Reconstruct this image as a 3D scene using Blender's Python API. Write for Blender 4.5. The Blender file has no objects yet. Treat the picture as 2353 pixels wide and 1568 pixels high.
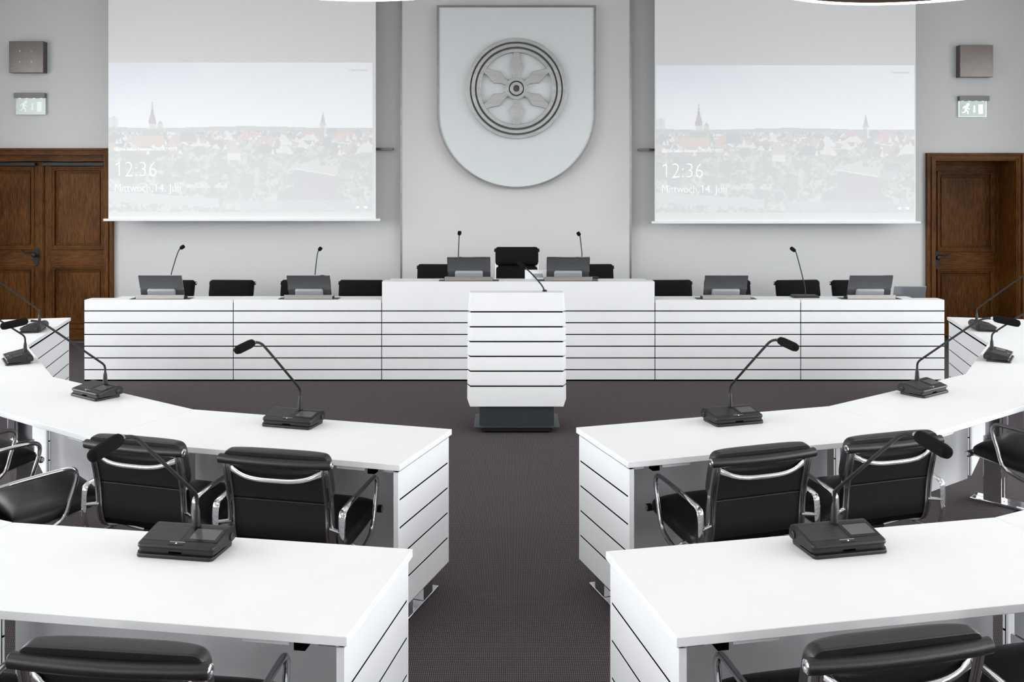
import bpy, math, random
import numpy as np
from mathutils import Vector, Matrix
R = math.radians
random.seed(7)
S = bpy.context.scene
COL = S.collection

# ------------------------------------------------------------------ camera
W_PX, H_PX = 2353, 1568
F, CX, HOR, EYE = 2130.0, 1176.5, 420.0, 1.904
cam_d = bpy.data.cameras.new('camera')
cam_d.sensor_fit = 'HORIZONTAL'; cam_d.sensor_width = 36
cam_d.lens = F * 36 / W_PX
cam_d.shift_y = -(784 - HOR) / W_PX
cam_d.clip_start = 0.05
cam = bpy.data.objects.new('camera', cam_d); COL.objects.link(cam)
cam.location = (0, 0, EYE); cam.rotation_euler = (R(90), 0, 0)
S.camera = cam
S.view_settings.view_transform = 'Standard'; S.view_settings.look = 'None'
S.view_settings.exposure = 0.0; S.view_settings.gamma = 1.0

def P(px, py, z):
    s = (py - HOR) / (EYE - z)
    return Vector(((px - CX) / s, F / s, z))
def Q(px, py, Y):
    s = F / Y
    return Vector(((px - CX) / s, Y, EYE - (py - HOR) / s))

# --------------------------------------------------------------- materials
def lin(c):
    return tuple(((v / 255) / 12.92 if v / 255 <= 0.04045 else ((v / 255 + 0.055) / 1.055) ** 2.4) for v in c) + (1.0,)
def mat(name, rgb, rough=0.5, metal=0.0, emit=None, estr=0.0, noise=0.0, nscale=40, bump=0.0, bscale=200, spec=None, alpha=None, trans=None, coat=0, stretch=None):
    m = bpy.data.materials.new(name); m.use_nodes = True
    nt = m.node_tree; b = nt.nodes['Principled BSDF']
    c = lin(rgb)
    b.inputs['Base Color'].default_value = c
    b.inputs['Roughness'].default_value = rough
    b.inputs['Metallic'].default_value = metal
    if spec is not None: b.inputs['Specular IOR Level'].default_value = spec
    if coat: b.inputs['Coat Weight'].default_value = coat
    if emit: 
        b.inputs['Emission Color'].default_value = lin(emit); b.inputs['Emission Strength'].default_value = estr
    if alpha is not None: b.inputs['Alpha'].default_value = alpha
    if trans is not None: b.inputs['Transmission Weight'].default_value = trans
    if noise or bump:
        tc = nt.nodes.new('ShaderNodeTexCoord'); mp = nt.nodes.new('ShaderNodeMapping')
        nt.links.new(tc.outputs['Object'], mp.inputs['Vector'])
        if stretch: mp.inputs['Scale'].default_value = stretch
    if noise:
        n = nt.nodes.new('ShaderNodeTexNoise'); n.inputs['Scale'].default_value = nscale; n.inputs['Detail'].default_value = 4
        nt.links.new(mp.outputs['Vector'], n.inputs['Vector'])
        r = nt.nodes.new('ShaderNodeMapRange')
        r.inputs['From Min'].default_value = 0.3; r.inputs['From Max'].default_value = 0.7
        r.inputs['To Min'].default_value = 1 - noise; r.inputs['To Max'].default_value = 1 + noise
        nt.links.new(n.outputs['Fac'], r.inputs['Value'])
        mx = nt.nodes.new('ShaderNodeMix'); mx.data_type = 'RGBA'; mx.blend_type = 'MULTIPLY'; mx.inputs['Factor'].default_value = 1
        mx.inputs['A'].default_value = c
        nt.links.new(r.outputs['Result'], mx.inputs['B'])
        nt.links.new(mx.outputs['Result'], b.inputs['Base Color'])
    if bump:
        n2 = nt.nodes.new('ShaderNodeTexNoise'); n2.inputs['Scale'].default_value = bscale; n2.inputs['Detail'].default_value = 3
        nt.links.new(mp.outputs['Vector'], n2.inputs['Vector'])
        bp = nt.nodes.new('ShaderNodeBump'); bp.inputs['Strength'].default_value = bump; bp.inputs['Distance'].default_value = 0.002
        nt.links.new(n2.outputs['Fac'], bp.inputs['Height']); nt.links.new(bp.outputs['Normal'], b.inputs['Normal'])
    return m

M = {}
M['white'] = mat('white_laminate', (240, 240, 242), 0.42, noise=0.008, nscale=6, spec=0.35)
M['gap'] = mat('dark_joint', (4, 4, 4), 0.9, spec=0.0)
M['wall'] = mat('wall_paint', (215, 215, 215), 0.9, noise=0.012, nscale=90, bump=0.05, bscale=300)
M['sidewall'] = mat('side_wall_bounce_white', (240, 240, 240), 0.9, noise=0.01, nscale=90)  # unseen walls made whiter than the back wall to bounce more light
M['panelwall'] = mat('wall_panel_paint', (220, 220, 219), 0.85, noise=0.01, nscale=90)
M['ceil'] = mat('ceiling_paint', (236, 236, 232), 0.9, noise=0.01, nscale=20)
M['leather'] = mat('black_leather', (25, 23, 23), 0.40, noise=0.15, nscale=30, bump=0.25, bscale=220, spec=0.5)
M['fabric'] = mat('black_upholstery', (21, 21, 22), 0.9, noise=0.15, nscale=200, bump=0.2, bscale=500, spec=0.15)
M['sling'] = mat('black_mesh_fabric', (12, 12, 13), 0.85, noise=0.15, nscale=300, bump=0.2, bscale=600, spec=0.15)
M['chrome'] = mat('polished_chrome', (222, 222, 225), 0.07, 1.0, noise=0.02, nscale=10)
M['alu'] = mat('polished_aluminium', (200, 198, 198), 0.12, 1.0, noise=0.03, nscale=12)
M['steel'] = mat('brushed_steel', (112, 106, 102), 0.32, 1.0, noise=0.10, nscale=14, stretch=(1, 1, 14))
M['frame'] = mat('satin_steel', (158, 155, 153), 0.3, 1.0, noise=0.12, nscale=5, stretch=(1, 1, 3))
M['steelh'] = mat('brushed_steel_horizontal', (192, 186, 182), 0.3, 1.0, noise=0.10, nscale=14, stretch=(1, 14, 14))
M['monback'] = mat('brushed_dark_aluminium', (132, 134, 138), 0.36, 0.75, noise=0.10, nscale=14, stretch=(1, 14, 14))
M['monhump'] = mat('grey_moulded_plastic', (160, 163, 167), 0.4, noise=0.03, nscale=30)
M['plastic'] = mat('black_plastic', (16, 15, 15), 0.45, noise=0.05, nscale=80, bump=0.08, bscale=900)
M['rubber'] = mat('black_foam', (24, 24, 25), 0.95, noise=0.2, nscale=300, bump=0.6, bscale=700, spec=0.1)
M['bezel'] = mat('gloss_black_bezel', (8, 8, 8), 0.3, spec=0.25, noise=0.02, nscale=30)
M['lcd'] = mat('grey_display', (72, 74, 75), 0.12, noise=0.02, nscale=30, emit=(90, 92, 92), estr=0.15)
M['lightbar'] = mat('pale_light_bar', (150, 150, 160), 0.3, noise=0.02)
M['led'] = mat('white_led', (240, 240, 240), 0.4, emit=(255, 255, 255), estr=1.2)
M['greenled'] = mat('green_led', (120, 220, 60), 0.4, emit=(140, 255, 60), estr=1.0)
M['iron'] = mat('black_iron', (24, 23, 24), 0.5, noise=0.2, nscale=40)
M['anthracite'] = mat('anthracite_powder_coat', (52, 58, 64), 0.5, noise=0.05, nscale=200)
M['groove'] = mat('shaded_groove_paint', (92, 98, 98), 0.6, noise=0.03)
M['frost'] = mat('frosted_glass', (226, 231, 232), 0.35, noise=0.01, nscale=5)
M['screen'] = mat('screen_fabric', (243, 243, 243), 0.9, noise=0.006, nscale=40)
M['bar'] = mat('white_aluminium_bar', (240, 240, 242), 0.4, noise=0.01)
M['bronze'] = mat('bronze_lamp_lining', (66, 50, 43), 0.3, 0.5, noise=0.1, nscale=20)
M['lamp'] = mat('lamp_diffuser', (255, 255, 255), 0.5, emit=(255, 252, 246), estr=9)
M['lampskin'] = mat('lamp_shell', (235, 235, 233), 0.5, noise=0.02)
M['signbar'] = mat('sign_bar_grey', (118, 118, 120), 0.45, 0.3, noise=0.03)
M['signglass'] = mat('sign_glass', (196, 208, 201), 0.2, emit=(222, 236, 228), estr=0.10, noise=0.01)
M['signlit'] = mat('sign_edge_light', (235, 255, 245), 0.3, emit=(232, 255, 242), estr=0.6)
M['signpale'] = mat('sign_glass_unlit', (214, 222, 218), 0.2, noise=0.01, emit=(205, 226, 214), estr=0.06)
M['signpict'] = mat('sign_pictogram_lit', (245, 255, 250), 0.4, emit=(240, 255, 248), estr=0.7)
M['signpict2'] = mat('sign_pictogram_pale', (240, 250, 245), 0.4, emit=(240, 255, 248), estr=0.2)
M['laptop'] = mat('grey_laptop_shell', (128, 131, 137), 0.4, 0.4, noise=0.03, nscale=30)
M['logo'] = mat('pale_logo', (215, 218, 222), 0.3, noise=0.01)
M['ink'] = mat('projected_text_light', (240, 240, 240), 0.9, emit=(255, 255, 255), estr=0.52)
M['ink2'] = mat('projected_grey_text', (205, 205, 208), 0.9, emit=(255, 255, 255), estr=0.05)
M['threshold'] = mat('threshold_metal', (150, 150, 150), 0.4, 0.8, noise=0.05)
M['winframe'] = mat('window_frame_paint', (225, 225, 222), 0.5, noise=0.02)

def wood_mat(name, stretch):
    m = bpy.data.materials.new(name); m.use_nodes = True
    nt = m.node_tree; b = nt.nodes['Principled BSDF']
    tc = nt.nodes.new('ShaderNodeTexCoord'); mp = nt.nodes.new('ShaderNodeMapping'); mp.inputs['Scale'].default_value = stretch
    nt.links.new(tc.outputs['Object'], mp.inputs['Vector'])
    n = nt.nodes.new('ShaderNodeTexNoise'); n.inputs['Scale'].default_value = 9; n.inputs['Detail'].default_value = 9; n.inputs['Roughness'].default_value = 0.65; n.inputs['Distortion'].default_value = 0.5
    nt.links.new(mp.outputs['Vector'], n.inputs['Vector'])
    n2 = nt.nodes.new('ShaderNodeTexNoise'); n2.inputs['Scale'].default_value = 1.6; n2.inputs['Detail'].default_value = 4
    nt.links.new(tc.outputs['Object'], n2.inputs['Vector'])
    ad = nt.nodes.new('ShaderNodeMath'); ad.operation = 'MULTIPLY_ADD'; ad.inputs[1].default_value = 0.55
    nt.links.new(n2.outputs['Fac'], ad.inputs[0]); nt.links.new(n.outputs['Fac'], ad.inputs[2])
    cr = nt.nodes.new('ShaderNodeValToRGB')
    e = cr.color_ramp.elements
    e[0].position = 0.52; e[0].color = lin((48, 27, 10)); e[1].position = 0.98; e[1].color = lin((124, 80, 36))
    x = e.new(0.72); x.color = lin((86, 53, 23))
    nt.links.new(ad.outputs['Value'], cr.inputs['Fac'])
    nt.links.new(cr.outputs['Color'], b.inputs['Base Color'])
    b.inputs['Roughness'].default_value = 0.42
    b.inputs['Specular IOR Level'].default_value = 0.12
    bp = nt.nodes.new('ShaderNodeBump'); bp.inputs['Strength'].default_value = 0.15; bp.inputs['Distance'].default_value = 0.003
    nt.links.new(n.outputs['Fac'], bp.inputs['Height']); nt.links.new(bp.outputs['Normal'], b.inputs['Normal'])
    return m
M['wood'] = wood_mat('oak_vertical_grain', (9, 9, 0.9))
M['woodh'] = wood_mat('oak_horizontal_grain', (0.9, 9, 9))

def carpet_mat():
    m = bpy.data.materials.new('dotted_carpet'); m.use_nodes = True
    nt = m.node_tree; b = nt.nodes['Principled BSDF']; L = nt.links.new
    def math_(op, a=None, c=None):
        n = nt.nodes.new('ShaderNodeMath'); n.operation = op
        for i, v in enumerate((a, c)):
            if v is None: continue
            if isinstance(v, (int, float)): n.inputs[i].default_value = v
            else: L(v, n.inputs[i])
        return n.outputs[0]
    tc = nt.nodes.new('ShaderNodeTexCoord'); sp = nt.nodes.new('ShaderNodeSeparateXYZ'); L(tc.outputs['Object'], sp.inputs[0])
    fx = math_('SUBTRACT', math_('FRACT', math_('MULTIPLY', sp.outputs['X'], 1 / 0.0082)), 0.5)
    fy = math_('SUBTRACT', math_('FRACT', math_('MULTIPLY', sp.outputs['Y'], 1 / 0.0125)), 0.5)
    ax = math_('MULTIPLY', math_('ABSOLUTE', fx), 1 / 0.21); ay = math_('MULTIPLY', math_('ABSOLUTE', fy), 1 / 0.22)
    d = math_('ADD', math_('MULTIPLY', ax, ax), math_('MULTIPLY', ay, ay))
    dot = math_('LESS_THAN', d, 1.0)
    n = nt.nodes.new('ShaderNodeTexNoise'); n.inputs['Scale'].default_value = 160; n.inputs['Detail'].default_value = 3
    L(tc.outputs['Object'], n.inputs['Vector'])
    amt = math_('MULTIPLY', dot, math_('MULTIPLY', n.outputs['Fac'], 1.0))
    n2 = nt.nodes.new('ShaderNodeTexNoise'); n2.inputs['Scale'].default_value = 420; n2.inputs['Detail'].default_value = 2
    L(tc.outputs['Object'], n2.inputs['Vector'])
    base = nt.nodes.new('ShaderNodeMix'); base.data_type = 'RGBA'
    base.inputs['A'].default_value = lin((47, 44, 48)); base.inputs['B'].default_value = lin((84, 79, 85))
    L(n2.outputs['Fac'], base.inputs['Factor'])
    mx = nt.nodes.new('ShaderNodeMix'); mx.data_type = 'RGBA'
    L(amt, mx.inputs['Factor']); L(base.outputs['Result'], mx.inputs['A']); mx.inputs['B'].default_value = lin((186, 173, 160))
    L(mx.outputs['Result'], b.inputs['Base Color'])
    b.inputs['Roughness'].default_value = 1.0; b.inputs['Specular IOR Level'].default_value = 0.1
    bp = nt.nodes.new('ShaderNodeBump'); bp.inputs['Strength'].default_value = 0.5; bp.inputs['Distance'].default_value = 0.003
    L(n2.outputs['Fac'], bp.inputs['Height']); L(bp.outputs['Normal'], b.inputs['Normal'])
    return m
M['carpet'] = carpet_mat()

def picture_mat():
    m = bpy.data.materials.new('projected_light'); m.use_nodes = True
    nt = m.node_tree; b = nt.nodes['Principled BSDF']
    b.inputs['Roughness'].default_value = 0.9
    a = nt.nodes.new('ShaderNodeAttribute'); a.attribute_name = 'light'
    nt.links.new(a.outputs['Color'], b.inputs['Base Color'])
    nt.links.new(a.outputs['Color'], b.inputs['Emission Color']); b.inputs['Emission Strength'].default_value = 0.165
    return m
M['picture'] = picture_mat()

def grille_mat():
    m = bpy.data.materials.new('perforated_grille'); m.use_nodes = True
    nt = m.node_tree; b = nt.nodes['Principled BSDF']
    tc = nt.nodes.new('ShaderNodeTexCoord')
    v = nt.nodes.new('ShaderNodeTexVoronoi'); v.inputs['Scale'].default_value = 330; v.inputs['Randomness'].default_value = 0.0
    nt.links.new(tc.outputs['Object'], v.inputs['Vector'])
    cr = nt.nodes.new('ShaderNodeValToRGB'); cr.color_ramp.elements[0].position = 0.25; cr.color_ramp.elements[0].color = lin((6, 6, 6))
    cr.color_ramp.elements[1].position = 0.45; cr.color_ramp.elements[1].color = lin((44, 42, 43))
    nt.links.new(v.outputs['Distance'], cr.inputs['Fac']); nt.links.new(cr.outputs['Color'], b.inputs['Base Color'])
    b.inputs['Roughness'].default_value = 0.5
    return m
M['grille'] = grille_mat()

# ------------------------------------------------------------ mesh builder
class MB:
    def __init__(self): self.v = []; self.f = []; self.mi = []
    def add(self, vs, fs, mi=0):
        o = len(self.v); self.v += [tuple(x) for x in vs]
        for f in fs: self.f.append(tuple(o + i for i in f)); self.mi.append(mi)
        return self
    def box(self, x0, x1, y0, y1, z0, z1, mi=0, mtx=None):
        vs = [Vector(p) for p in ((x0,y0,z0),(x1,y0,z0),(x1,y1,z0),(x0,y1,z0),(x0,y0,z1),(x1,y0,z1),(x1,y1,z1),(x0,y1,z1))]
        if mtx is not None: vs = [mtx @ p for p in vs]
        return self.add(vs, [(0,3,2,1),(4,5,6,7),(0,1,5,4),(1,2,6,5),(2,3,7,6),(3,0,4,7)], mi)
    def prism(self, poly, d, mi=0, axis='z', base=0.0, mtx=None):
        """extrude a 2-D polygon: axis z -> (x,y)+z ; y -> (x,z)+y ; x -> (y,z)+x"""
        n = len(poly)
        def tr(a, b, c):
            p = Vector((a, b, c)) if axis == 'z' else (Vector((a, c, b)) if axis == 'y' else Vector((c, a, b)))
            return mtx @ p if mtx is not None else p
        vs = [tr(a, b, base) for a, b in poly] + [tr(a, b, base + d) for a, b in poly]
        fs = [tuple(range(n))[::-1], tuple(range(n, 2 * n))] + [(i, (i + 1) % n, n + (i + 1) % n, n + i) for i in range(n)]
        return self.add(vs, fs, mi)
    def tube(self, pts, r, seg=10, mi=0, closed=False, caps=True, up=None):
        """r: number, or list of numbers / (a,b) pairs, a along the side vector"""
        pts = [Vector(p) for p in pts]; n = len(pts)
        rs = r if isinstance(r, (list, tuple)) and len(r) == n else [r] * n
        vs = []; prev = None
        for i, p in enumerate(pts):
            if closed: t = pts[(i + 1) % n] - pts[i - 1]
            else: t = pts[min(i + 1, n - 1)] - pts[max(i - 1, 0)]
            t.normalize()
            if up is not None:
                a = Vector(up) - t * Vector(up).dot(t); a.normalize()
            elif prev is None:
                ref = Vector((0, 0, 1)) if abs(t.z) < 0.9 else Vector((1, 0, 0))
                a = t.cross(ref).normalized()
            else:
                a = prev - t * prev.dot(t); a.normalize()
            prev = a; b = t.cross(a)
            ra, rb = rs[i] if isinstance(rs[i], (tuple, list)) else (rs[i], rs[i])
            for k in range(seg):
                q = 2 * math.pi * k / seg
                vs.append(p + a * math.cos(q) * ra + b * math.sin(q) * rb)
        fs = []
        m = n if closed else n - 1
        for i in range(m):
            for k in range(seg):
                j = (i + 1) % n
                fs.append((i*seg+k, i*seg+(k+1)%seg, j*seg+(k+1)%seg, j*seg+k))
        if caps and not closed:
            fs.append(tuple(range(seg))[::-1]); fs.append(tuple((n-1)*seg + k for k in range(seg)))
        return self.add(vs, fs, mi)
    def lathe(self, prof, seg=24, mi=0, mtx=None):
        """prof: (radius, z) list around z"""
        vs = []; n = len(prof)
        for r, z in prof:
            for k in range(seg):
                q = 2 * math.pi * k / seg
                p = Vector((r * math.cos(q), r * math.sin(q), z)); vs.append(mtx @ p if mtx is not None else p)
        fs = [(i*seg+k, i*seg+(k+1)%seg, (i+1)*seg+(k+1)%seg, (i+1)*seg+k) for i in range(n-1) for k in range(seg)]
        fs.append(tuple(range(seg))[::-1]); fs.append(tuple((n-1)*seg+k for k in range(seg)))
        return self.add(vs, fs, mi)
    def sweep(self, prof, pts, side, mi=0, caps=True):
        """sweep a closed 2-D profile (a along side, b along tangent x side) on a path"""
        pts = [Vector(p) for p in pts]; n = len(pts); m = len(prof); vs = []
        for i, p in enumerate(pts):
            t = (pts[min(i+1, n-1)] - pts[max(i-1, 0)]).normalized()
            a = Vector(side); a = (a - t * a.dot(t)).normalized(); b = t.cross(a)
            for u, w in prof: vs.append(p + a * u + b * w)
        fs = [(i*m+k, i*m+(k+1)%m, (i+1)*m+(k+1)%m, (i+1)*m+k) for i in range(n-1) for k in range(m)]
        if caps: fs += [tuple(range(m))[::-1], tuple((n-1)*m+k for k in range(m))]
        return self.add(vs, fs, mi)
    def build(self, name, mats, parent=None, bevel=0, smooth=True, seg=2, angle=35, loc=None, rotz=0, fix=True):
        me = bpy.data.meshes.new(name); me.from_pydata(self.v, [], self.f)
        mats = mats if isinstance(mats, (list, tuple)) else [mats]
        for m in mats: me.materials.append(m)
        me.polygons.foreach_set('material_index', self.mi)
        if fix:
            import bmesh
            bm = bmesh.new(); bm.from_mesh(me); bmesh.ops.recalc_face_normals(bm, faces=bm.faces); bm.to_mesh(me); bm.free()
        if smooth:
            me.polygons.foreach_set('use_smooth', [True] * len(me.polygons))
            me.set_sharp_from_angle(angle=R(angle))
        o = bpy.data.objects.new(name, me); COL.objects.link(o)
        if getattr(self, 'soft', False):
            sb = o.modifiers.new('soft', 'SUBSURF'); sb.levels = 1; sb.render_levels = 1
        if parent: o.parent = parent
        if loc is not None: o.location = loc
        if rotz: o.rotation_euler = (0, 0, rotz)
        if bevel:
            b = o.modifiers.new('edge', 'BEVEL'); b.width = bevel; b.segments = seg; b.limit_method = 'ANGLE'; b.angle_limit = R(40)
            b.harden_normals = False
        return o

def tag(o, label, cat, group=None):
    o['label'] = label; o['category'] = cat
    if group: o['group'] = group
    return o
def thing(name, label, cat, loc=(0, 0, 0), rotz=0, group=None):
    o = bpy.data.objects.new(name, None); COL.objects.link(o)
    o.location = loc; o.rotation_euler = (0, 0, rotz); o.empty_display_size = 0.1
    return tag(o, label, cat, group)
def struct(o): o['kind'] = 'structure'; return o
def kids(o): return [c for c in bpy.data.objects if c.parent == o]
def dup(root, loc, rotz, label, group=None):
    kmap = {}
    for c in bpy.data.objects:
        if c.parent: kmap.setdefault(c.parent.name, []).append(c)
    def cp(o, par):
        n = o.copy(); COL.objects.link(n)
        if par: n.parent = par
        for c in kmap.get(o.name, []): cp(c, n)
        return n
    r = cp(root, None); r.location = loc; r.rotation_euler = (0, 0, rotz); r['label'] = label
    if group: r['group'] = group
    return r
def arc(c, r, a0, a1, n):
    return [(c[0] + r * math.cos(R(a0 + (a1 - a0) * i / n)), c[1] + r * math.sin(R(a0 + (a1 - a0) * i / n))) for i in range(n + 1)]
def smooth_path(pts, it=2):
    pts = [Vector(p) for p in pts]
    for _ in range(it):
        q = [pts[0]]
        for a, b in zip(pts[:-1], pts[1:]):
            q += [a * 0.75 + b * 0.25, a * 0.25 + b * 0.75]
        q.append(pts[-1]); pts = q
    return pts
def text_mesh(name, body, size, m, parent, loc, rot=(R(90), 0, 0), thin=0.0, sx=1.0, depth=0.0004, fit=None):
    cu = bpy.data.curves.new(name, 'FONT'); cu.body = body; cu.size = size; cu.offset = thin; cu.extrude = depth; cu.resolution_u = 4
    t = bpy.data.objects.new(name, cu); COL.objects.link(t)
    dg = bpy.context.evaluated_depsgraph_get()
    me = bpy.data.meshes.new_from_object(t.evaluated_get(dg))
    bpy.data.objects.remove(t); bpy.data.curves.remove(cu)
    me.materials.clear(); me.materials.append(m)
    if fit:      # width and height of the lettering, from its lower left corner
        xs = [v.co.x for v in me.vertices]; ys = [v.co.y for v in me.vertices]
        kx, ky = fit[0]/(max(xs)-min(xs)), fit[1]/max(ys); x0, y0 = min(xs), 0
        if fit[1] < 0: ky = text_mesh.ky
        text_mesh.ky = ky
        for v in me.vertices: v.co.x = (v.co.x-x0)*kx; v.co.y = (v.co.y-y0)*ky
    o = bpy.data.objects.new(name, me); COL.objects.link(o); o.parent = parent
    o.location = loc; o.rotation_euler = rot; o.scale = (sx, 1, 1)
    return o

# ------------------------------------------------------------------- room
WY = 11.05            # wall that carries the emblem
XS = 6.9              # side walls
YR = -4.2             # wall behind
CZ = 4.3
struct(MB().box(-XS-.3, XS+.3, YR-.3, WY+.8, -0.1, 0).build('floor', M['carpet'], smooth=False))
struct(MB().box(-XS-.3, XS+.3, YR-.3, WY+.8, CZ, CZ+.1).build('ceiling', M['ceil'], smooth=False))
sW = F / WY
D1L, D1R = (-51 - CX) / sW, (246 - CX) / sW
D1T = EYE + (HOR - 356) / sW
D2L, D2R = (2143 - CX) / sW, (2335 - CX) / sW
D2T = EYE + (HOR - 366) / sW
w = MB()
T = 0.62
w.box(-XS-.3, D1L, WY, WY+T, 0, CZ); w.box(D1L, D1R, WY, WY+T, D1T, CZ); w.box(D1R, D2L, WY, WY+T, 0, CZ)
w.box(D2L, D2R, WY, WY+T, D2T, CZ); w.box(D2R, XS+.3, WY, WY+T, 0, CZ)
w.box(D1L-.1, D1R+.1, WY+T, WY+T+.05, 0, D1T+.1); w.box(D2L-.1, D2R+.1, WY+T, WY+T+.05, 0, D2T+.1)  # unseen plates added behind the doors to block sky light
struct(w.build('wall_back', M['wall'], smooth=False))
# side walls with windows
wins = [(-3.4, -1.4), (-0.8, 1.3), (1.9, 4.1), (4.6, 6.8), (7.6, 9.0)]
WZ0, WZ1 = 0.95, 3.75
for side, nm in ((-1, 'wall_left'), (1, 'wall_right')):
    w = MB(); a, b = sorted((side*XS, side*(XS+.3)))
    w.box(a, b, YR-.3, WY, 0, WZ0); w.box(a, b, YR-.3, WY, WZ1, CZ)
    ed = [YR-.3] + [e for q in wins for e in q] + [WY]
    for i in range(0, len(ed), 2): w.box(a, b, ed[i], ed[i+1], WZ0, WZ1)
    struct(w.build(nm, M['sidewall'], smooth=False))
rw = [(-4.6, -3.5), (3.5, 4.6)]  # unseen rear windows put in to light surfaces facing the camera
w = MB(); w.box(-XS, XS, YR-.3, YR, 0, WZ0); w.box(-XS, XS, YR-.3, YR, WZ1, CZ)
ed = [-XS] + [e for q in rw for e in q] + [XS]
for i in range(0, len(ed), 2): w.box(ed[i], ed[i+1], YR-.3, YR, WZ0, WZ1)
struct(w.build('wall_front', M['wall'], smooth=False))
k = 0
def window_frame(p0, p1, along):
    global k; k += 1
    f = MB(); a, b = p0, p1
    def bx(u0, u1, z0, z1):
        if along[0] == 'y':
            x = along[1]; f.box(x-.04, x+.04, u0, u1, z0, z1)
        else:
            y = along[1]; f.box(u0, u1, y-.04, y+.04, z0, z1)
    bx(a, b, WZ0, WZ0+.07); bx(a, b, WZ1-.07, WZ1); bx(a, a+.07, WZ0+.07, WZ1-.07); bx(b-.07, b, WZ0+.07, WZ1-.07)
    c = (a+b)/2; bx(c-.04, c+.04, WZ0+.07, WZ1-.07); bx(a+.07, c-.04, 2.7, 2.76); bx(c+.04, b-.07, 2.7, 2.76)
    struct(f.build('window_%d' % k, M['winframe'], smooth=False))
def portal(loc, rot, sx, sy):
    l = bpy.data.lights.new('window_portal', 'AREA'); l.shape = 'RECTANGLE'; l.size = sx; l.size_y = sy; l.cycles.is_portal = True
    o = bpy.data.objects.new('window_portal', l); COL.objects.link(o); o.location = loc; o.rotation_euler = rot
zc = (WZ0 + WZ1) / 2
for side in (-1, 1):
    for a, b in wins:
        window_frame(a, b, ('y', side*(XS+.2)))
        portal((side*(XS+.28), (a+b)/2, zc), (R(90), 0, R(90 if side > 0 else -90)), b-a, WZ1-WZ0)
for a, b in rw:
    window_frame(a, b, ('x', YR-.2))
    portal(((a+b)/2, YR-.28, zc), (R(90), 0, 0), b-a, WZ1-WZ0)
# world: overcast sky
wd = bpy.data.worlds.new('sky'); S.world = wd; wd.use_nodes = True
nt = wd.node_tree; bg = nt.nodes['Background']
tc = nt.nodes.new('ShaderNodeTexCoord'); sp = nt.nodes.new('ShaderNodeSeparateXYZ'); nt.links.new(tc.outputs['Generated'], sp.inputs[0])
cr = nt.nodes.new('ShaderNodeValToRGB')
cr.color_ramp.elements[0].position = 0.46; cr.color_ramp.elements[0].color = (0.34, 0.35, 0.36, 1)
cr.color_ramp.elements[1].position = 0.56; cr.color_ramp.elements[1].color = (0.95, 0.98, 1.0, 1)
mr = nt.nodes.new('ShaderNodeMapRange'); mr.inputs['From Min'].default_value = -1
nt.links.new(sp.outputs['Z'], mr.inputs['Value']); nt.links.new(mr.outputs['Result'], cr.inputs['Fac'])
nt.links.new(cr.outputs['Color'], bg.inputs['Color']); bg.inputs['Strength'].default_value = 10.7

# centre wall panel with metal edge strips
PY = 10.98; sP = F / PY
xa, xb = (924 - CX) / sP, (1447 - CX) / sP
struct(MB().box(xa, xb, PY, WY, 0, CZ).build('wall_center', M['panelwall'], smooth=False))
struct(MB().box(xa-.022, xa, PY-.004, WY, 0, CZ).build('trim_1', M['frame'], smooth=False))
struct(MB().box(xb, xb+.022, PY-.004, WY, 0, CZ).build('trim_2', M['frame'], smooth=False))

# ------------------------------------------------------------------- doors
def moulding(mb, x0, x1, z0, z1, y, wd, dp, mi=0):
    """raised picture-frame moulding on a plane facing -y"""
    rings = [(0, 0), (wd*.12, -dp), (wd*.45, -dp), (wd*.6, -dp*.45), (wd*.85, -dp*.4), (wd, 0)]
    vs = []; fs = []
    for o, d in rings:
        vs += [(x0+o, y+d, z0+o), (x1-o, y+d, z0+o), (x1-o, y+d, z1-o), (x0+o, y+d, z1-o)]
    for i in range(len(rings)-1):
        for j in range(4):
            fs.append((i*4+j, i*4+(j+1)%4, (i+1)*4+(j+1)%4, (i+1)*4+j))
    mb.add(vs, fs, mi)
def leaf(parent, x0, x1, z0, z1, y, panels):
    """panels: list of (x0,x1,z0,z1) in world"""
    mb = MB(); th = 0.045; rec = 0.026
    xs0, xs1 = panels[0][0], panels[0][1]
    mb.box(x0, xs0, y, y+th, z0, z1); mb.box(xs1, x1, y, y+th, z0, z1)
    zs = [z0] + [e for p in sorted(panels, key=lambda q: q[2]) for e in (p[2], p[3])] + [z1]
    for i in range(0, len(zs), 2): mb.box(xs0, xs1, y, y+th, zs[i], zs[i+1], 1)
    for (a, b, c, d) in panels:
        mb.box(a, b, y+rec, y+th-.004, c, d)
        moulding(mb, a-.006, b+.006, c-.006, d+.006, y+.001, 0.05, 0.018)
        moulding(mb, a+.058, b-.058, c+.058, d-.058, y+rec, 0.022, 0.012)
    return mb.build('door_leaf', [M['wood'], M['woodh']], parent, smooth=False)
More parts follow.
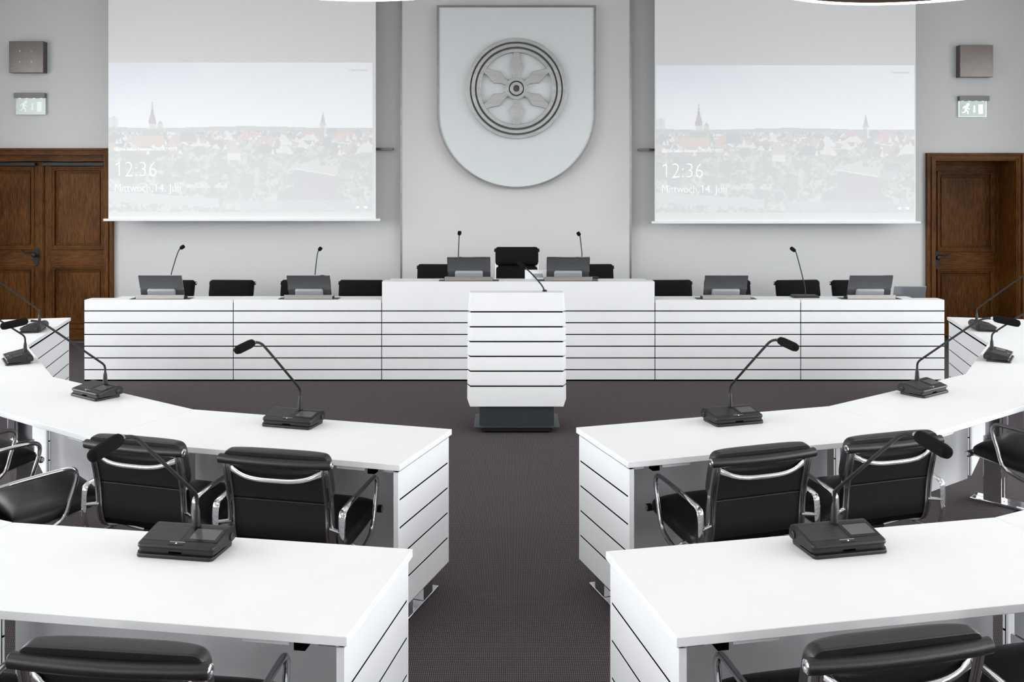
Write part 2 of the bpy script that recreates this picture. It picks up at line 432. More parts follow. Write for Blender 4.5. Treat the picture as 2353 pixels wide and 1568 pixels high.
def handle(parent, x, z, y, sgn):
    h = MB()
    out = [(-.033, .10), (-.02, .115), (.02, .115), (.033, .10), (.03, .03), (.036, 0), (.03, -.04), (.022, -.055), (.026, -.075), (.012, -.085), (0, -.10), (-.012, -.085), (-.026, -.075), (-.022, -.055), (-.03, -.04), (-.036, 0), (-.03, .03)]
    h.prism([(x + a, z + b) for a, b in out], -.008, axis='y', base=y)
    rot = Matrix.Translation((x, y - .008, z + .035)) @ Matrix.Rotation(R(90), 4, 'X')
    h.lathe([(.032, 0), (.034, .008), (.018, .014), (.014, .04), (.024, .05), (.03, .062), (.024, .074), (.008, .078)], 16, mtx=rot)
    lev = smooth_path([(x, y-.06, z+.05), (x+sgn*.03, y-.065, z+.075), (x+sgn*.07, y-.065, z+.06), (x+sgn*.11, y-.065, z+.07), (x+sgn*.15, y-.06, z+.085), (x+sgn*.135, y-.06, z+.095)], 2)
    h.tube(lev, [.011 - .006*i/(len(lev)-1) for i in range(len(lev))], 8)
    h.box(x-.005, x+.005, y-.0095, y-.008, z-.05, z-.02)
    return h.build('door_handle', M['iron'], parent)
# double door
d1 = struct(bpy.data.objects.new('door_1', None)); COL.objects.link(d1)
LY = WY + 0.10; sL = F / LY
def lx(px): return (px - CX) / sL
def lz(py): return EYE - (py - HOR) / sL
fr = MB()
oL, oR, oT = (-69 - CX)/sW, (262.5 - CX)/sW, EYE + (HOR - 341)/sW
for (a, b, dpt) in ((0, .30, .055), (.30, .62, .035), (.62, 1, .05)):
    for (e0, e1) in ((oL, D1L), (oR, D1R)):
        u, v = sorted((e0 + (e1-e0)*a, e0 + (e1-e0)*b)); fr.box(u, v, WY-dpt, WY, 0, oT-(oT-D1T)*b)
    u = oT + (D1T-oT)*a; v = oT + (D1T-oT)*b
    fr.box(oL+(D1L-oL)*a, oR+(D1R-oR)*a, WY-dpt, WY, v, u, 1)
fr.box(D1L, D1L+.02, WY-.04, WY+.3, 0, D1T); fr.box(D1R-.02, D1R, WY-.04, WY+.3, 0, D1T)
fr.box(D1L, D1R, WY+.03, WY+.3, lz(371), D1T, 1)
fr.build('door_frame', [M['wood'], M['woodh']], d1, smooth=False)
mid = lx(99)
zt, zb = lz(372), 0.012
rl = leaf(d1, mid, D1R-.02, zb, zt, LY, [(lx(117), lx(240), lz(573), lz(384)), (lx(117), lx(240), lz(755), lz(612))])
ll = leaf(d1, D1L+.02, mid-.004, zb, zt, LY, [(2*mid-lx(240), lx(79), lz(573), lz(384)), (2*mid-lx(240), lx(79), lz(755), lz(612))])
mb = MB(); mb.box(mid-.02, mid+.018, LY-.018, LY, zb, zt); mb.box(mid-.008, mid+.008, LY-.026, LY-.018, zb, zt)
mb.build('meeting_strip', M['wood'], rl, smooth=False)
for lf, a, b in ((rl, mid+.02, D1R-.02), (ll, D1L+.02, mid-.02)):
    mb = MB(); z0 = lz(757); mb.box(a, b, LY-.016, LY, z0-.05, z0); mb.box(a, b, LY-.01, LY, 0.02, z0-.05)
    mb.build('kick_board', M['woodh'], lf, smooth=False)
handle(ll, lx(84), lz(592), LY, -1)
for lf, a, b in ((rl, 103, 243), (ll, -45, 85)):
    mb = MB(); mb.box(lx(a), lx(b), LY-.055, LY, lz(381), lz(374))
    mb.tube([(lx(a+(b-a)*.8), LY-.06, lz(374)), (lx(a+(b-a)*.8), LY-.06, lz(364))], .006, 8)
    mb.tube([(lx(a+8), LY-.045, lz(373.5)), (lx(a+(b-a)*.8), LY-.06, lz(370))], .006, 8)
    mb.build('door_closer', M['iron'], lf, bevel=.008)
struct(MB().box(D1L, D1R, WY-.02, WY+.3, 0.001, 0.008).build('threshold', M['threshold'], d1, smooth=False))
# single door
d2 = struct(bpy.data.objects.new('door_2', None)); COL.objects.link(d2)
LY = WY + 0.36; sL = F / LY
fr = MB()
oL, oR, oT = (2126.5 - CX)/sW, (2347 - CX)/sW, EYE + (HOR - 352)/sW
for (a, b, dpt) in ((0, .30, .055), (.30, .62, .035), (.62, 1, .05)):
    for (e0, e1) in ((oL, D2L), (oR, D2R)):
        u, v = sorted((e0 + (e1-e0)*a, e0 + (e1-e0)*b)); fr.box(u, v, WY-dpt, WY, 0, oT-(oT-D2T)*b)
    u = oT + (D2T-oT)*a; v = oT + (D2T-oT)*b
    fr.box(oL+(D2L-oL)*a, oR+(D2R-oR)*a, WY-dpt, WY, v, u, 1)
fr.box(D2L, D2L+.02, WY-.04, WY+.5, 0, D2T); fr.box(D2R-.02, D2R, WY-.04, WY+.5, 0, D2T)
fr.box(D2L+.02, D2R-.02, WY-.03, WY+.5, D2T-.02, D2T, 1)
fr.box(D2L+.02, D2R-.02, LY-.012, WY+.5, lz(379), D2T-.02, 1)
fr.build('door_frame', [M['wood'], M['woodh']], d2, smooth=False)
lf = leaf(d2, D2L+.02, D2R-.02, .012, lz(379.5), LY, [(lx(2153), lx(2285), lz(578), lz(394)), (lx(2153), lx(2285), lz(755), lz(620))])
handle(lf, lx(2151), lz(598), LY, 1)
z0 = lz(757); mb = MB(); mb.box(D2L+.02, D2R-.02, LY-.016, LY, z0-.05, z0); mb.box(D2L+.02, D2R-.02, LY-.01, LY, .02, z0-.05)
mb.build('kick_board', M['woodh'], lf, smooth=False)

# ------------------------------------------------------- projection screens
def light_picture():
    nx, ny = 420, 236
    u, v = np.meshgrid(np.linspace(0, 1, nx), np.linspace(0, 1, ny))
    rng = np.random.default_rng(3)
    def noise(fx, fy, oct=4):
        out = np.zeros_like(u); amp = 1; tot = 0
        for o in range(oct):
            gx, gy = int(fx*2**o)+2, int(fy*2**o)+2
            g = rng.random((gy, gx))
            X = u*(gx-1.001); Y = v*(gy-1.001); i = X.astype(int); j = Y.astype(int); a = X-i; b = Y-j
            a = a*a*(3-2*a); b = b*b*(3-2*b)
            out += amp*((g[j,i]*(1-a)+g[j,i+1]*a)*(1-b)+(g[j+1,i]*(1-a)+g[j+1,i+1]*a)*b); tot += amp; amp *= .55
        return out/tot
    def L3(c): return np.array(lin(c)[:3])
    img = np.zeros((ny, nx, 3))
    # sky
    t = np.clip(v/.43, 0, 1)[..., None]; s = np.clip(u*1.05 - .05, 0, 1)[..., None]
    top = L3((231, 234, 247))*(1-s) + L3((244, 245, 249))*s
    img[:] = top*(1-t) + L3((244, 246, 250))*t
    cl = np.clip((noise(4, 5)-.5)*3, 0, 1)[..., None]*(1-t)
    img = img*(1-cl*.35) + L3((247, 248, 250))*cl*.35
    def put(mask, c, k=1.0):
        m = (mask*k)[..., None]; img[:] = img*(1-m) + L3(c)*m
    hz = .432 + .006*np.sin(u*9) + .006*(noise(6, 2)-.5)
    ground = (v > hz)
    put(ground, (226, 229, 230))
    n1 = noise(14, 9, 5); n2 = noise(40, 24, 4); n3 = noise(110, 60, 3)
    # town band
    town = ground & (v < .57 + .05*(noise(6, 2)-.5))
    put(town & (n2 > .52), (219, 222, 224)); put(town & (n3 > .60), (246, 246, 247)); put(town & (n2 < .40), (237, 226, 223))
    put(town & (n3 < .36), (214, 217, 219))
    far = ground & (v < hz+.03); put(far, (222, 226, 229), .8)
    # trees
    tl = .56 + .07*(noise(9, 2)-.5)
    tree = (v > tl)
    put(tree, (226, 229, 228)); put(tree & (n1 > .52), (221, 226, 223)); put(tree & (n2 > .57), (232, 235, 232)); put(tree & (n3 > .62), (217, 222, 219), .8); put(tree & (n1 < .4), (218, 221, 223), .8)
    # roads and grass at the bottom
    put((v > .86 + .12*u) & (v < .93 + .1*u) & (u < .42), (231, 232, 235)); put((v > .80) & (v < .84) & (u > .25) & (u < .45) & (n2 > .4), (236, 239, 234))
    def box(x0, x1, y0, y1, c, k=1.0): put((u >= x0) & (u <= x1) & (v >= y0) & (v <= y1), c, k)
    def tri(xc, hw, y0, y1, c): put((v >= y0) & (v <= y1) & (np.abs(u-xc) <= hw*(v-y0)/(y1-y0)), c)
    # roofs
    for _ in range(60):
        x, y = rng.random(), .47+.12*rng.random(); q = .01+.02*rng.random(); hh = .015+.02*rng.random()
        c = [(236, 224, 221), (216, 219, 222), (245, 245, 246), (232, 222, 219)][rng.integers(4)]
        put((np.abs(v-y) < hh) & (np.abs(u-x) < q*(1+.6*(v-y)/hh)), c, .85)
        tri(x+q, .008, y-hh*.2, y+hh*1.2, (246, 246, 247))
    box(.0, .036, .365, .44, (228, 231, 236)); box(.012, .024, .355, .44, (224, 227, 233))
    # church with tall spire
    tri(.166, .004, .245, .30, (212, 212, 218)); tri(.166, .006, .28, .335, (207, 207, 213)); tri(.166, .008, .315, .345, (205, 204, 210))
    put((v > .335) & (v < .40) & (np.abs(u-.166) < .006+.010*(v-.335)/.065), (214, 208, 211)); box(.151, .181, .397, .41, (210, 210, 214))
    box(.153, .180, .41, .46, (228, 227, 227)); box(.186, .206, .41, .47, (225, 225, 225)); tri(.196, .011, .385, .412, (214, 218, 219)); box(.13, .20, .455, .49, (221, 222, 224))
    put((v > .49) & (v < .55) & (u > .09-.1*(v-.55)) & (u < .21), (240, 226, 221))
    put((v > .46) & (v < .53) & (np.abs(u-.30) < .025+.12*(v-.46)), (217, 221, 224)); box(.285, .325, .445, .465, (222, 225, 226))
    # second tower
    tri(.812, .010, .327, .41, (210, 211, 219)); put((v > .40) & (v < .425) & (np.abs(u-.812) < .010+.004*(v-.40)/.025), (216, 217, 224)); box(.800, .824, .42, .50, (222, 223, 227)); box(.817, .824, .42, .50, (238, 239, 241))
    # round tower with cone roof
    tri(.475, .036, .52, .607, (235, 228, 227)); put((v > .607) & (v < .655) & (np.abs(u-.475) < .026), (245, 245, 246))
    # flat roof and building
    put((v > .69-.45*(u-.70)*(u < .80)) & (v < .70+.32*(u-.70)) & (u > .69) & (u < .87) & (v > .64), (233, 235, 233)); put((v > .72+.25*(u-.70)) & (v < .95) & (u > .70) & (u < .86), (221, 221, 227))
    put(np.abs(v-(.705+.30*(u-.69))) < .004*((u > .69) & (u < .86)), (246, 246, 248))
    put((v > .92) & (u > .5), (228, 228, 233), .7)
    grey = img.mean(axis=2, keepdims=True); img = grey + (img-grey)*.62
    img = np.where(v[..., None] > hz[..., None], .745+(img-.80)*.80, img)
    return nx, ny, img
PNX, PNY, PIMG = light_picture()
def picture_mesh(w, h, room):
    xs = np.linspace(-w/2, w/2, PNX); zs = np.linspace(h/2, -h/2, PNY)
    X, Z = np.meshgrid(xs, zs)
    v = np.stack([X.ravel(), np.zeros(X.size), Z.ravel()], 1)
    i = np.arange(PNX*PNY).reshape(PNY, PNX)
    f = np.stack([i[:-1,:-1], i[1:,:-1], i[1:,1:], i[:-1,1:]], -1).reshape(-1, 4)
    me = bpy.data.meshes.new('projected_picture'); me.from_pydata(v.tolist(), [], f.tolist())
    at = me.color_attributes.new('light', 'FLOAT_COLOR', 'POINT')
    c = np.clip(PIMG, 0, 1).reshape(-1, 3)
    c = np.concatenate([c, np.ones((len(c), 1))], 1).astype(np.float32)
    at.data.foreach_set('color', c.ravel()); me.materials.append(M['picture'])
    return me
SY = 10.76; sS = F / SY
ROOM = 0.64
def screen(xl, xr, pxl, pxr, pyt, pyb, ybar, bl, br, label, names):
    t = thing('projection_screen', label, 'projection screen', group='projection screens in front of the wall')
    cx = (xl+xr)/2; c = Q(cx, ybar, SY); t.location = c
    hw = (xr-xl)/2/sS; ztop = CZ-.12-c.z
    MB().box(-hw, hw, 0, .003, .012, ztop).build('screen_fabric', M['screen'], t, smooth=False)
    b0, b1 = (bl-cx)/sS, (br-cx)/sS
    bar = MB().box(b0, b1, -.02, .022, -.017, .012).build('bottom_bar', M['bar'], t, bevel=.005)
    for q in (b0-.004, b1): MB().box(q, q+.004, -.022, .024, -.018, .013).build('bar_end_cap', M['monhump'], bar)
    MB().box(b0-.05, b1+.05, -.07, .09, ztop, ztop+.12).build('screen_housing', M['bar'], t, bevel=.01)
    w = (pxr-pxl)/sS; h = (pyb-pyt)/sS
    me = picture_mesh(w, h, ROOM)
    p = bpy.data.objects.new('projected_picture', me); COL.objects.link(p); p.parent = t
    p.location = (((pxl+pxr)/2-cx)/sS, -.0015, ((ybar)-(pyt+pyb)/2)/sS)
    def at(fx, fy): return (-w/2+fx*w, -.0012, h/2-fy*h)
    g = w/607.0      # one photo pixel of the picture
    def tx(x, y): return (-w/2+(x-249)*g, -.0012, h/2-(y-145)*h/341)
    text_mesh('projected_clock', '12:36', .3, M['ink'], p, tx(273, 405), thin=-.009, fit=(86*g, 33*g))
    text_mesh('projected_date', '14. Juli', .13, M['ink'], p, tx(358.5, 440), thin=-.0030, fit=(56*g, 18*g))
    text_mesh('projected_weekday', 'Mittwoch,', .13, M['ink'], p, tx(264, 440), thin=-.0030, fit=(86*g, -1))
    text_mesh('projected_hint', 'Drücken Sie zum Entsperren STRG+ALT+ENTF', .05, M['ink'], p, tx(263, 346), thin=-.0006, fit=(144*g, 7.5*g))
    text_mesh('projected_credit', '© Simon Vonstein', .04, M['ink2'], p, tx(799.5, 164), thin=-.0004, fit=(45*g, 5.5*g))
    for x0, y0, k_, t_ in ((265.5, 379.5, 8.5, 2.6), (355.5, 426, 4, 1.6)):      # the slanted stroke of each figure 1
        q0, q1 = tx(x0, y0), tx(x0+k_, y0-k_*.8)
        MB().prism([(q0[0], q0[2]), (q1[0], q1[2]-t_*g), (q1[0], q1[2]), (q0[0], q0[2]+t_*g)], .0006, axis='y', base=-.0014).build('projected_stroke', M['ink'], p, smooth=False)
    for fx in (.944, .975):
        q = at(fx, .975)
        MB().box(q[0]-.018, q[0]+.014, -.0012, -.0006, q[2]-.002, q[2]+.018).build('projected_icon', M['ink'], p, smooth=False)
    return t
screen(249, 863.5, 249.5, 856, 144, 487, 505, 239, 875, 'wide white projection screen whose left edge hangs in front of the double wooden door', None)
screen(1504.5, 2104, 1507, 2101, 150, 489, 511, 1496, 2115.5, 'wide white projection screen hanging beside the single wooden door and the lit exit sign', None)
# rail stubs behind the screens
for (a, b, y, lab) in ((700, 905, 343.5, 'thin steel rail sticking out behind the screen next to the double door'), (1465, 1640, 345, 'thin steel rail sticking out behind the screen next to the single door')):
    mb = MB(); p, q = Q(a, y, WY), Q(b, y, WY); mb.box(p.x, q.x, WY-.07, WY, p.z-.008, p.z+.012); mb.box(p.x, q.x, WY-.08, WY-.07, p.z-.014, p.z+.016)
    tag(mb.build('wall_rail', M['steel'], bevel=.002), lab, 'rail', 'steel rails on the wall')

# ----------------------------------------------------------------- emblem
em = thing('shield_emblem', 'large frosted glass shield with a steel six-spoked wheel on the wall', 'emblem', Q(1186.5, 206, PY))
EY = PY - .10; sE = F / EY
def ex(px): return (px - 1186.5) / sE
def ez(py): return (206 - py) / sE
def shield(o):
    pts = [(ex(1003.5)+o, ez(14)-o), (ex(1003.5)+o, ez(262))]
    n = 40; a = (ex(1369.5)-ex(1003.5))/2; b = ez(262)-ez(436)
    for i in range(1, n):
        q = math.pi*i/n; pts.append((-(a-o)*math.cos(q), ez(262)-(b-o)*math.sin(q)))
    pts += [(ex(1369.5)-o, ez(262)), (ex(1369.5)-o, ez(14)-o)]
    return pts
def ring_prism(outer, inner, y0, y1):
    n = len(outer); vs = []; fs = []
    for ps, y in ((outer, y0), (inner, y0), (inner, y1), (outer, y1)): vs += [(a, y, b) for a, b in ps]
    for q in range(4):
        for i in range(n): fs.append((q*n+i, q*n+(i+1) % n, ((q+1) % 4)*n+(i+1) % n, ((q+1) % 4)*n+i))
    return MB().add(vs, fs)
ring_prism(shield(0), shield(.024), EY-PY, 0).build('shield_frame', M['frame'], em, angle=30)
MB().prism(shield(.022), .03, axis='y', base=EY-PY+.012).build('shield_glass', M['frost'], em, angle=30)
wy = EY-PY+.012
def rad_mat():
    m = bpy.data.materials.new('turned_steel'); m.use_nodes = True; nt = m.node_tree; b = nt.nodes['Principled BSDF']
    b.inputs['Metallic'].default_value = 1.0; b.inputs['Roughness'].default_value = .34
    tc = nt.nodes.new('ShaderNodeTexCoord'); n = nt.nodes.new('ShaderNodeTexNoise'); n.inputs['Scale'].default_value = 3; n.inputs['Detail'].default_value = 5
    mp = nt.nodes.new('ShaderNodeMapping'); mp.inputs['Scale'].default_value = (1, 1, 9); nt.links.new(tc.outputs['Object'], mp.inputs['Vector']); nt.links.new(mp.outputs['Vector'], n.inputs['Vector'])
    r = nt.nodes.new('ShaderNodeValToRGB'); r.color_ramp.elements[0].color = lin((184, 184, 185)); r.color_ramp.elements[1].color = lin((202, 202, 203)); r.color_ramp.elements[0].position = .3; r.color_ramp.elements[1].position = .7
    nt.links.new(n.outputs['Fac'], r.inputs['Fac']); nt.links.new(r.outputs['Color'], b.inputs['Base Color']); return m
M['turned'] = rad_mat()
u = 1/2.94/sE   # zoom pixel -> metres
def circ(r, n=96): return [(r*math.cos(2*math.pi*i/n), r*math.sin(2*math.pi*i/n)) for i in range(n)]
for a, b, d in ((339, 314, .05), (303, 280, .05), (268, 243, .05)):
    ring_prism(circ(a*u), circ(b*u), wy-d, wy).build('wheel_ring', M['turned'], em, bevel=.003, angle=30)
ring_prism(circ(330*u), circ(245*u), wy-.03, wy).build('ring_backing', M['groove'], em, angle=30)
for kk in range(6):
    half = [(72, 19), (85, 18), (105, 22), (125, 31), (150, 45), (175, 37), (200, 28), (225, 21), (252, 17)]
    pts = [(w_, r_) for r_, w_ in half] + [(-w_, r_) for r_, w_ in reversed(half)]
    q = -2*math.pi*kk/6
    pl = [(u*(x*math.cos(q)-z*math.sin(q)), u*(x*math.sin(q)+z*math.cos(q))) for x, z in pts]
    MB().prism(pl, -.046, axis='y', base=wy).build('wheel_spoke', M['turned'], em, bevel=.003, angle=30)
ring_prism(circ(75*u), circ(51*u), wy-.05, wy).build('wheel_hub', M['turned'], em, bevel=.003, angle=30)
ring_prism(circ(44*u), circ(21*u), wy-.05, wy).build('wheel_hub', M['turned'], em, bevel=.003, angle=30)
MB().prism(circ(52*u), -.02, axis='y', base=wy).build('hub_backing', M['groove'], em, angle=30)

# ------------------------------------------------ wall boxes and exit signs
def wall_box(x0, x1, y0, y1, label, screws):
    p = Q((x0+x1)/2, (y0+y1)/2, WY-.10); t = thing('wall_speaker', label, 'wall box', (p.x, WY, p.z), group='steel boxes on the wall')
    s = F/(WY-.10); hw = (x1-x0)/2/s; hh = (y1-y0)/2/s
    MB().box(-hw, hw, -.10, 0, -hh, hh).build('steel_case', M['steel'], t, bevel=.003)
    if screws:
        for a in (-.36, .32):
            for b in (-.3, .38):
                MB().lathe([(.006, 0), (.006, .002), (.003, .003)], 10, mtx=Matrix.Translation((a*hw, -.10, b*hh)) @ Matrix.Rotation(R(90), 4, 'X')).build('screw', M['chrome'], t)
wall_box(20.5, 99, 94.5, 167, 'square brushed steel box with four screws above the double door', True)
wall_box(2206, 2282, 103.5, 177, 'square brushed steel box without screws above the single wooden door', False)
def exit_sign(x0, x1, y0, yb, y1, gx0, gx1, lit, label):
    Y = WY-.06; s = F/Y; c = Q((x0+x1)/2, y0, Y); t = thing('exit_sign', label, 'exit sign', (c.x, WY, c.z), group='exit signs above the doors')
    hw = (x1-x0)/2/s; hb = (yb-y0)/s
    MB().box(-hw, hw, -.06, 0, -hb, 0).build('sign_housing', M['signbar'], t, bevel=.003)
    g0, g1 = (gx0-(x0+x1)/2)/s, (gx1-(x0+x1)/2)/s; gz = -(y1-y0)/s
    MB().box(g0, g1, -.036, -.026, gz, -hb).build('glass_plate', M['signglass' if lit else 'signpale'], t, bevel=.001)
    e = MB(); e.box(g0-.006, g0, -.037, -.025, gz, -hb); e.box(g1, g1+.006, -.037, -.025, gz, -hb); e.box(g0-.006, g1+.006, -.037, -.025, gz-.004, gz)
    e.build('glass_edge', M['signlit' if lit else 'signpale'], t)
    l = MB()
    for i in range(4):
        xx = g0+(g1-g0)*(.12+.25*i); l.box(xx-.013, xx+.013, -.045, -.02, -hb-.004, -hb)
    l.build('sign_lamp', M['signpict'], t)
    W = g1-g0; Hh = -hb-gz; cx = (g0+g1)/2; zz = gz
    def pt(a, b): return (g0+a*W, zz+b*Hh)
    pm = M['signpict' if lit else 'signpict2']
    r = MB(); yy = -.0365
    for q in ([(.20,.56),(.30,.70),(.33,.58),(.27,.42),(.22,.44)], [(.18,.66),(.28,.72),(.30,.66),(.20,.60)], [(.12,.52),(.18,.66),(.20,.62),(.15,.50)], [(.28,.58),(.39,.50),(.39,.45),(.27,.52)], [(.22,.46),(.28,.42),(.34,.34),(.34,.16),(.30,.16),(.30,.30),(.22,.36)], [(.22,.46),(.25,.40),(.21,.24),(.10,.24),(.10,.29),(.18,.29)]):
        r.prism([pt(a, b) for a, b in q], -.002, axis='y', base=yy+.001)
    hc = pt(.325, .76); r.prism([(hc[0]+.018*math.cos(i*.5236), hc[1]+.018*math.sin(i*.5236)) for i in range(12)], -.002, axis='y', base=yy+.001)
    r.build('running_figure', pm, t, smooth=False)
    MB().prism([pt(*q) for q in ((.535,.70),(.585,.70),(.585,.38),(.625,.38),(.56,.22),(.495,.38),(.535,.38))], -.002, axis='y', base=yy+.001).build('arrow', pm, t, smooth=False)
    MB().prism([pt(*q) for q in ((.72,.76),(.88,.76),(.88,.17),(.72,.17))], -.002, axis='y', base=yy+.001).build('door_symbol', pm, t, smooth=False)
exit_sign(31, 102, 213.5, 225, 262.5, 35, 101, False, 'pale glass exit sign with running figure above the double door')
exit_sign(2205.5, 2274, 220.5, 231.5, 267.5, 2206.5, 2268, True, 'brightly lit glass exit sign with running figure above the single door')

# ------------------------------------------------------------------- lamps
def ring_lamp(cx, cy, z, Rr, label):
    t = thing('pendant_lamp', label, 'lamp', (cx, cy, z), group='ring lamps hanging from the ceiling')
    def rp(r0, r1, z0, z1):
        n = 96; mb = MB(); vs = []; fs = []
        for r_, z_ in ((r0, z0), (r1, z0), (r1, z1), (r0, z1)): vs += [(r_*math.cos(2*math.pi*i/n), r_*math.sin(2*math.pi*i/n), z_) for i in range(n)]
        for q in range(4):
            for i in range(n): fs.append((q*n+i, q*n+(i+1) % n, ((q+1) % 4)*n+(i+1) % n, ((q+1) % 4)*n+i))
        return mb.add(vs, fs)
    rp(Rr, Rr-.02, 0.0, .012).build('glowing_rim', M['lamp'], t, angle=30)
    rp(Rr, Rr-.012, .012, .26).build('drum_shell', M['lampskin'], t, angle=30)
    rp(Rr-.012, Rr-.018, .012, .26).build('drum_lining', M['bronze'], t, angle=30)
    mb = MB()
    n = 96
    mb.add([((Rr-.012)*math.cos(2*math.pi*i/n), (Rr-.012)*math.sin(2*math.pi*i/n), .24) for i in range(n)] + [((Rr-.012)*math.cos(2*math.pi*i/n), (Rr-.012)*math.sin(2*math.pi*i/n), .258) for i in range(n)], [tuple(range(n)), tuple(range(n, 2*n))] + [(i, (i+1) % n, n+(i+1) % n, n+i) for i in range(n)])
    mb.build('drum_cover', M['bronze'], t)
    for i in range(3):
        q = 2*math.pi*i/3+.4; mb = MB().tube([(Rr*.7*math.cos(q), Rr*.7*math.sin(q), .25), (Rr*.7*math.cos(q), Rr*.7*math.sin(q), CZ-z)], .004, 6); mb.build('hanging_cable', M['steel'], t)
def lamp_and_fill_light(loc, up, watts, size):
    l = bpy.data.lights.new('lamp_and_fill_light', 'AREA'); l.shape = 'DISK'; l.size = size; l.energy = watts; l.color = (1, .985, .96)
    o = bpy.data.objects.new('lamp_and_fill_light', l); COL.objects.link(o); o.location = loc
    if up: o.rotation_euler = (math.pi, 0, 0)
for q in ((2.40, 6.245-.94), (-.95, 6.115-.94)):
    lamp_and_fill_light((q[0], q[1], 3.10+.235), False, 6.5, 1.75)
    lamp_and_fill_light((q[0], q[1], 3.10+.28), True, 18, 1.6)  # uplight added over the drum cover for ceiling bounce
ring_lamp(2.40, 6.245-.94, 3.10, .94, 'large round pendant lamp with glowing rim above the screen by the single door')
ring_lamp(-.95, 6.115-.94, 3.10, .94, 'large round pendant lamp with glowing rim above the screen by the double door')
FILL_LIGHTS = [(-3.6, 7.6), (3.4, 1.6), (-2.9, 1.5), (0.2, 0.4)]
for q in FILL_LIGHTS:      # unseen fill lights added for more top light and ceiling bounce
    lamp_and_fill_light((q[0], q[1], 3.9), False, 6.5, 1.75)
    lamp_and_fill_light((q[0], q[1], 3.95), True, 16, 1.6)

# ---------------------------------------------------------------- the dais
DY = F * EYE / (876 - HOR)
PITCH, GR = .1135, .0102
sD = F / DY
def dx(px): return (px - CX) / sD
DZ = EYE - (689.5 - HOR) / sD
CZT = EYE - (647.5 - HOR) / sD
gz = [EYE - (y - HOR) / sD for y in (715, 742, 769, 796, 823, 850)]
def dais_unit(px0, px1, ztop, label, e0=0, e1=0, ledge2=(0, 0)):
    x0, x1 = dx(px0)+.0035, dx(px1)-.0035; c = (x0+x1)/2
    t = thing('council_desk', label, 'desk', (c, DY, 0), group='white panelled desks of the front bench')
    a, b = x0-c, x1-c
    fp = MB(); zs = [ztop-.0] + gz + [0.014]
    for i in range(len(zs)-1):
        fp.box(a, b, 0, .018, zs[i+1]+(GR/2 if i < len(zs)-2 else 0), zs[i]-(GR/2 if i else .0))
    fp.build('front_panel', M['white'], t, bevel=.001)
    MB().box(a-.002, b+.002, .0015, .03, 0.0, ztop-.03).build('panel_backing', M['gap'], t, smooth=False)
    MB().box(a, b, .018, .155, ztop-.025, ztop).build('front_ledge', M['white'], t, bevel=.001)
    MB().box(a+ledge2[0], b-ledge2[1], .1565, .30, ztop-.025, ztop-.001).build('shelf', M['white'], t, bevel=.001)
    MB().box(a+ledge2[0], b-ledge2[1], .28, .30, ztop-.13, ztop-.027).build('shelf_back', M['white'], t)
    MB().box(a+ledge2[0]+.01, b-ledge2[1]-.01, .30, .75, ztop-.16, ztop-.13).build('worktop', M['white'], t, bevel=.001)
    for q in (a+ledge2[0]+.01, b-ledge2[1]-.035):
        MB().box(q, q+.025, .031, .58, 0, ztop-.162).build('side_panel', M['white'], t)
    return t
dais_unit(193, 536, DZ, 'low white panelled desk unit at the bench end nearest the double door', ledge2=(.24, 0))
dais_unit(536, 877, DZ, 'low white panelled desk unit between the double-door end unit and the raised desk', ledge2=(0, 0))
dais_unit(877, 1505, CZT, 'raised white centre desk of the front bench, behind the lectern', ledge2=(.05, .05))
dais_unit(1505, 1840, DZ, 'low white panelled desk unit between the raised desk and the laptop unit', ledge2=(0, 0))
dais_unit(1840, 2171, DZ, 'low white panelled desk unit with the grey laptop near the single door', ledge2=(0, .24))

# monitors
def make_monitor(label):
    t = thing('tilting_monitor', label, 'monitor', group='monitors on the front bench')
    MB().box(-.29, .29, -.008, .12, 0, .003).build('slot_plate', M['iron'], t, bevel=.001)
    MB().box(-.232, .232, .0, .012, .003, .041).build('tray_flap', M['steelh'], t, bevel=.001)
    MB().box(-.235, -.232, .0, .10, .003, .025).box(.232, .235, .0, .10, .003, .025).build('tray_side', M['iron'], t)
    tl = Matrix.Translation((0, .085, .01)) @ Matrix.Rotation(R(21), 4, 'X')
    MB().box(-.207, .207, 0, .012, 0, .232, mtx=tl).build('monitor_panel', M['monback'], t, bevel=.003)
    MB().box(-.207, .207, -.002, .013, .228, .234, mtx=tl).box(-.2085, -.2055, -.001, .0125, 0, .23, mtx=tl).box(.2055, .2085, -.001, .0125, 0, .23, mtx=tl).build('panel_rim', M['alu'], t)
    hp = MB().box(-.135, .135, -.035, 0, .012, .098, mtx=tl).build('rear_housing', M['monhump'], t, bevel=.022, seg=4)
    po = MB()
    for i in range(6): po.box(-.055+i*.019, -.043+i*.019, -.0365, -.034, .034, .044, mtx=tl)
    po.build('port', M['gap'], hp, smooth=False)
    MB().box(.058, .066, -.037, -.034, .035, .043, mtx=tl).build('status_light', M['greenled'], hp, smooth=False)
    return t
def on_ledge(px, py, z): 
    p = P(px, py, z); return p
mon = None
for px, py, z, lab in ((367, 688, DZ, 'grey tilting monitor on the end unit nearest the double door'),
                  (708, 688, DZ, 'grey tilting monitor on the second low unit, beside the raised desk'),
                  (1077, 645.8, CZT, 'grey tilting monitor on the raised desk, on the side towards the double door'),
                  (1306, 645.8, CZT, 'grey tilting monitor on the raised desk beside the small white panel'),
                  (1670, 688, DZ, 'grey tilting monitor on the low unit between raised desk and flat microphone'),
                  (2003, 688, DZ, 'grey tilting monitor in front of the grey laptop')):
    p = Vector(((px - CX) * (DY+.045) / F, DY+.045, z+.0006))
    if mon is None: mon = make_monitor(lab); mon.location = p
    else: dup(mon, p, 0, lab)

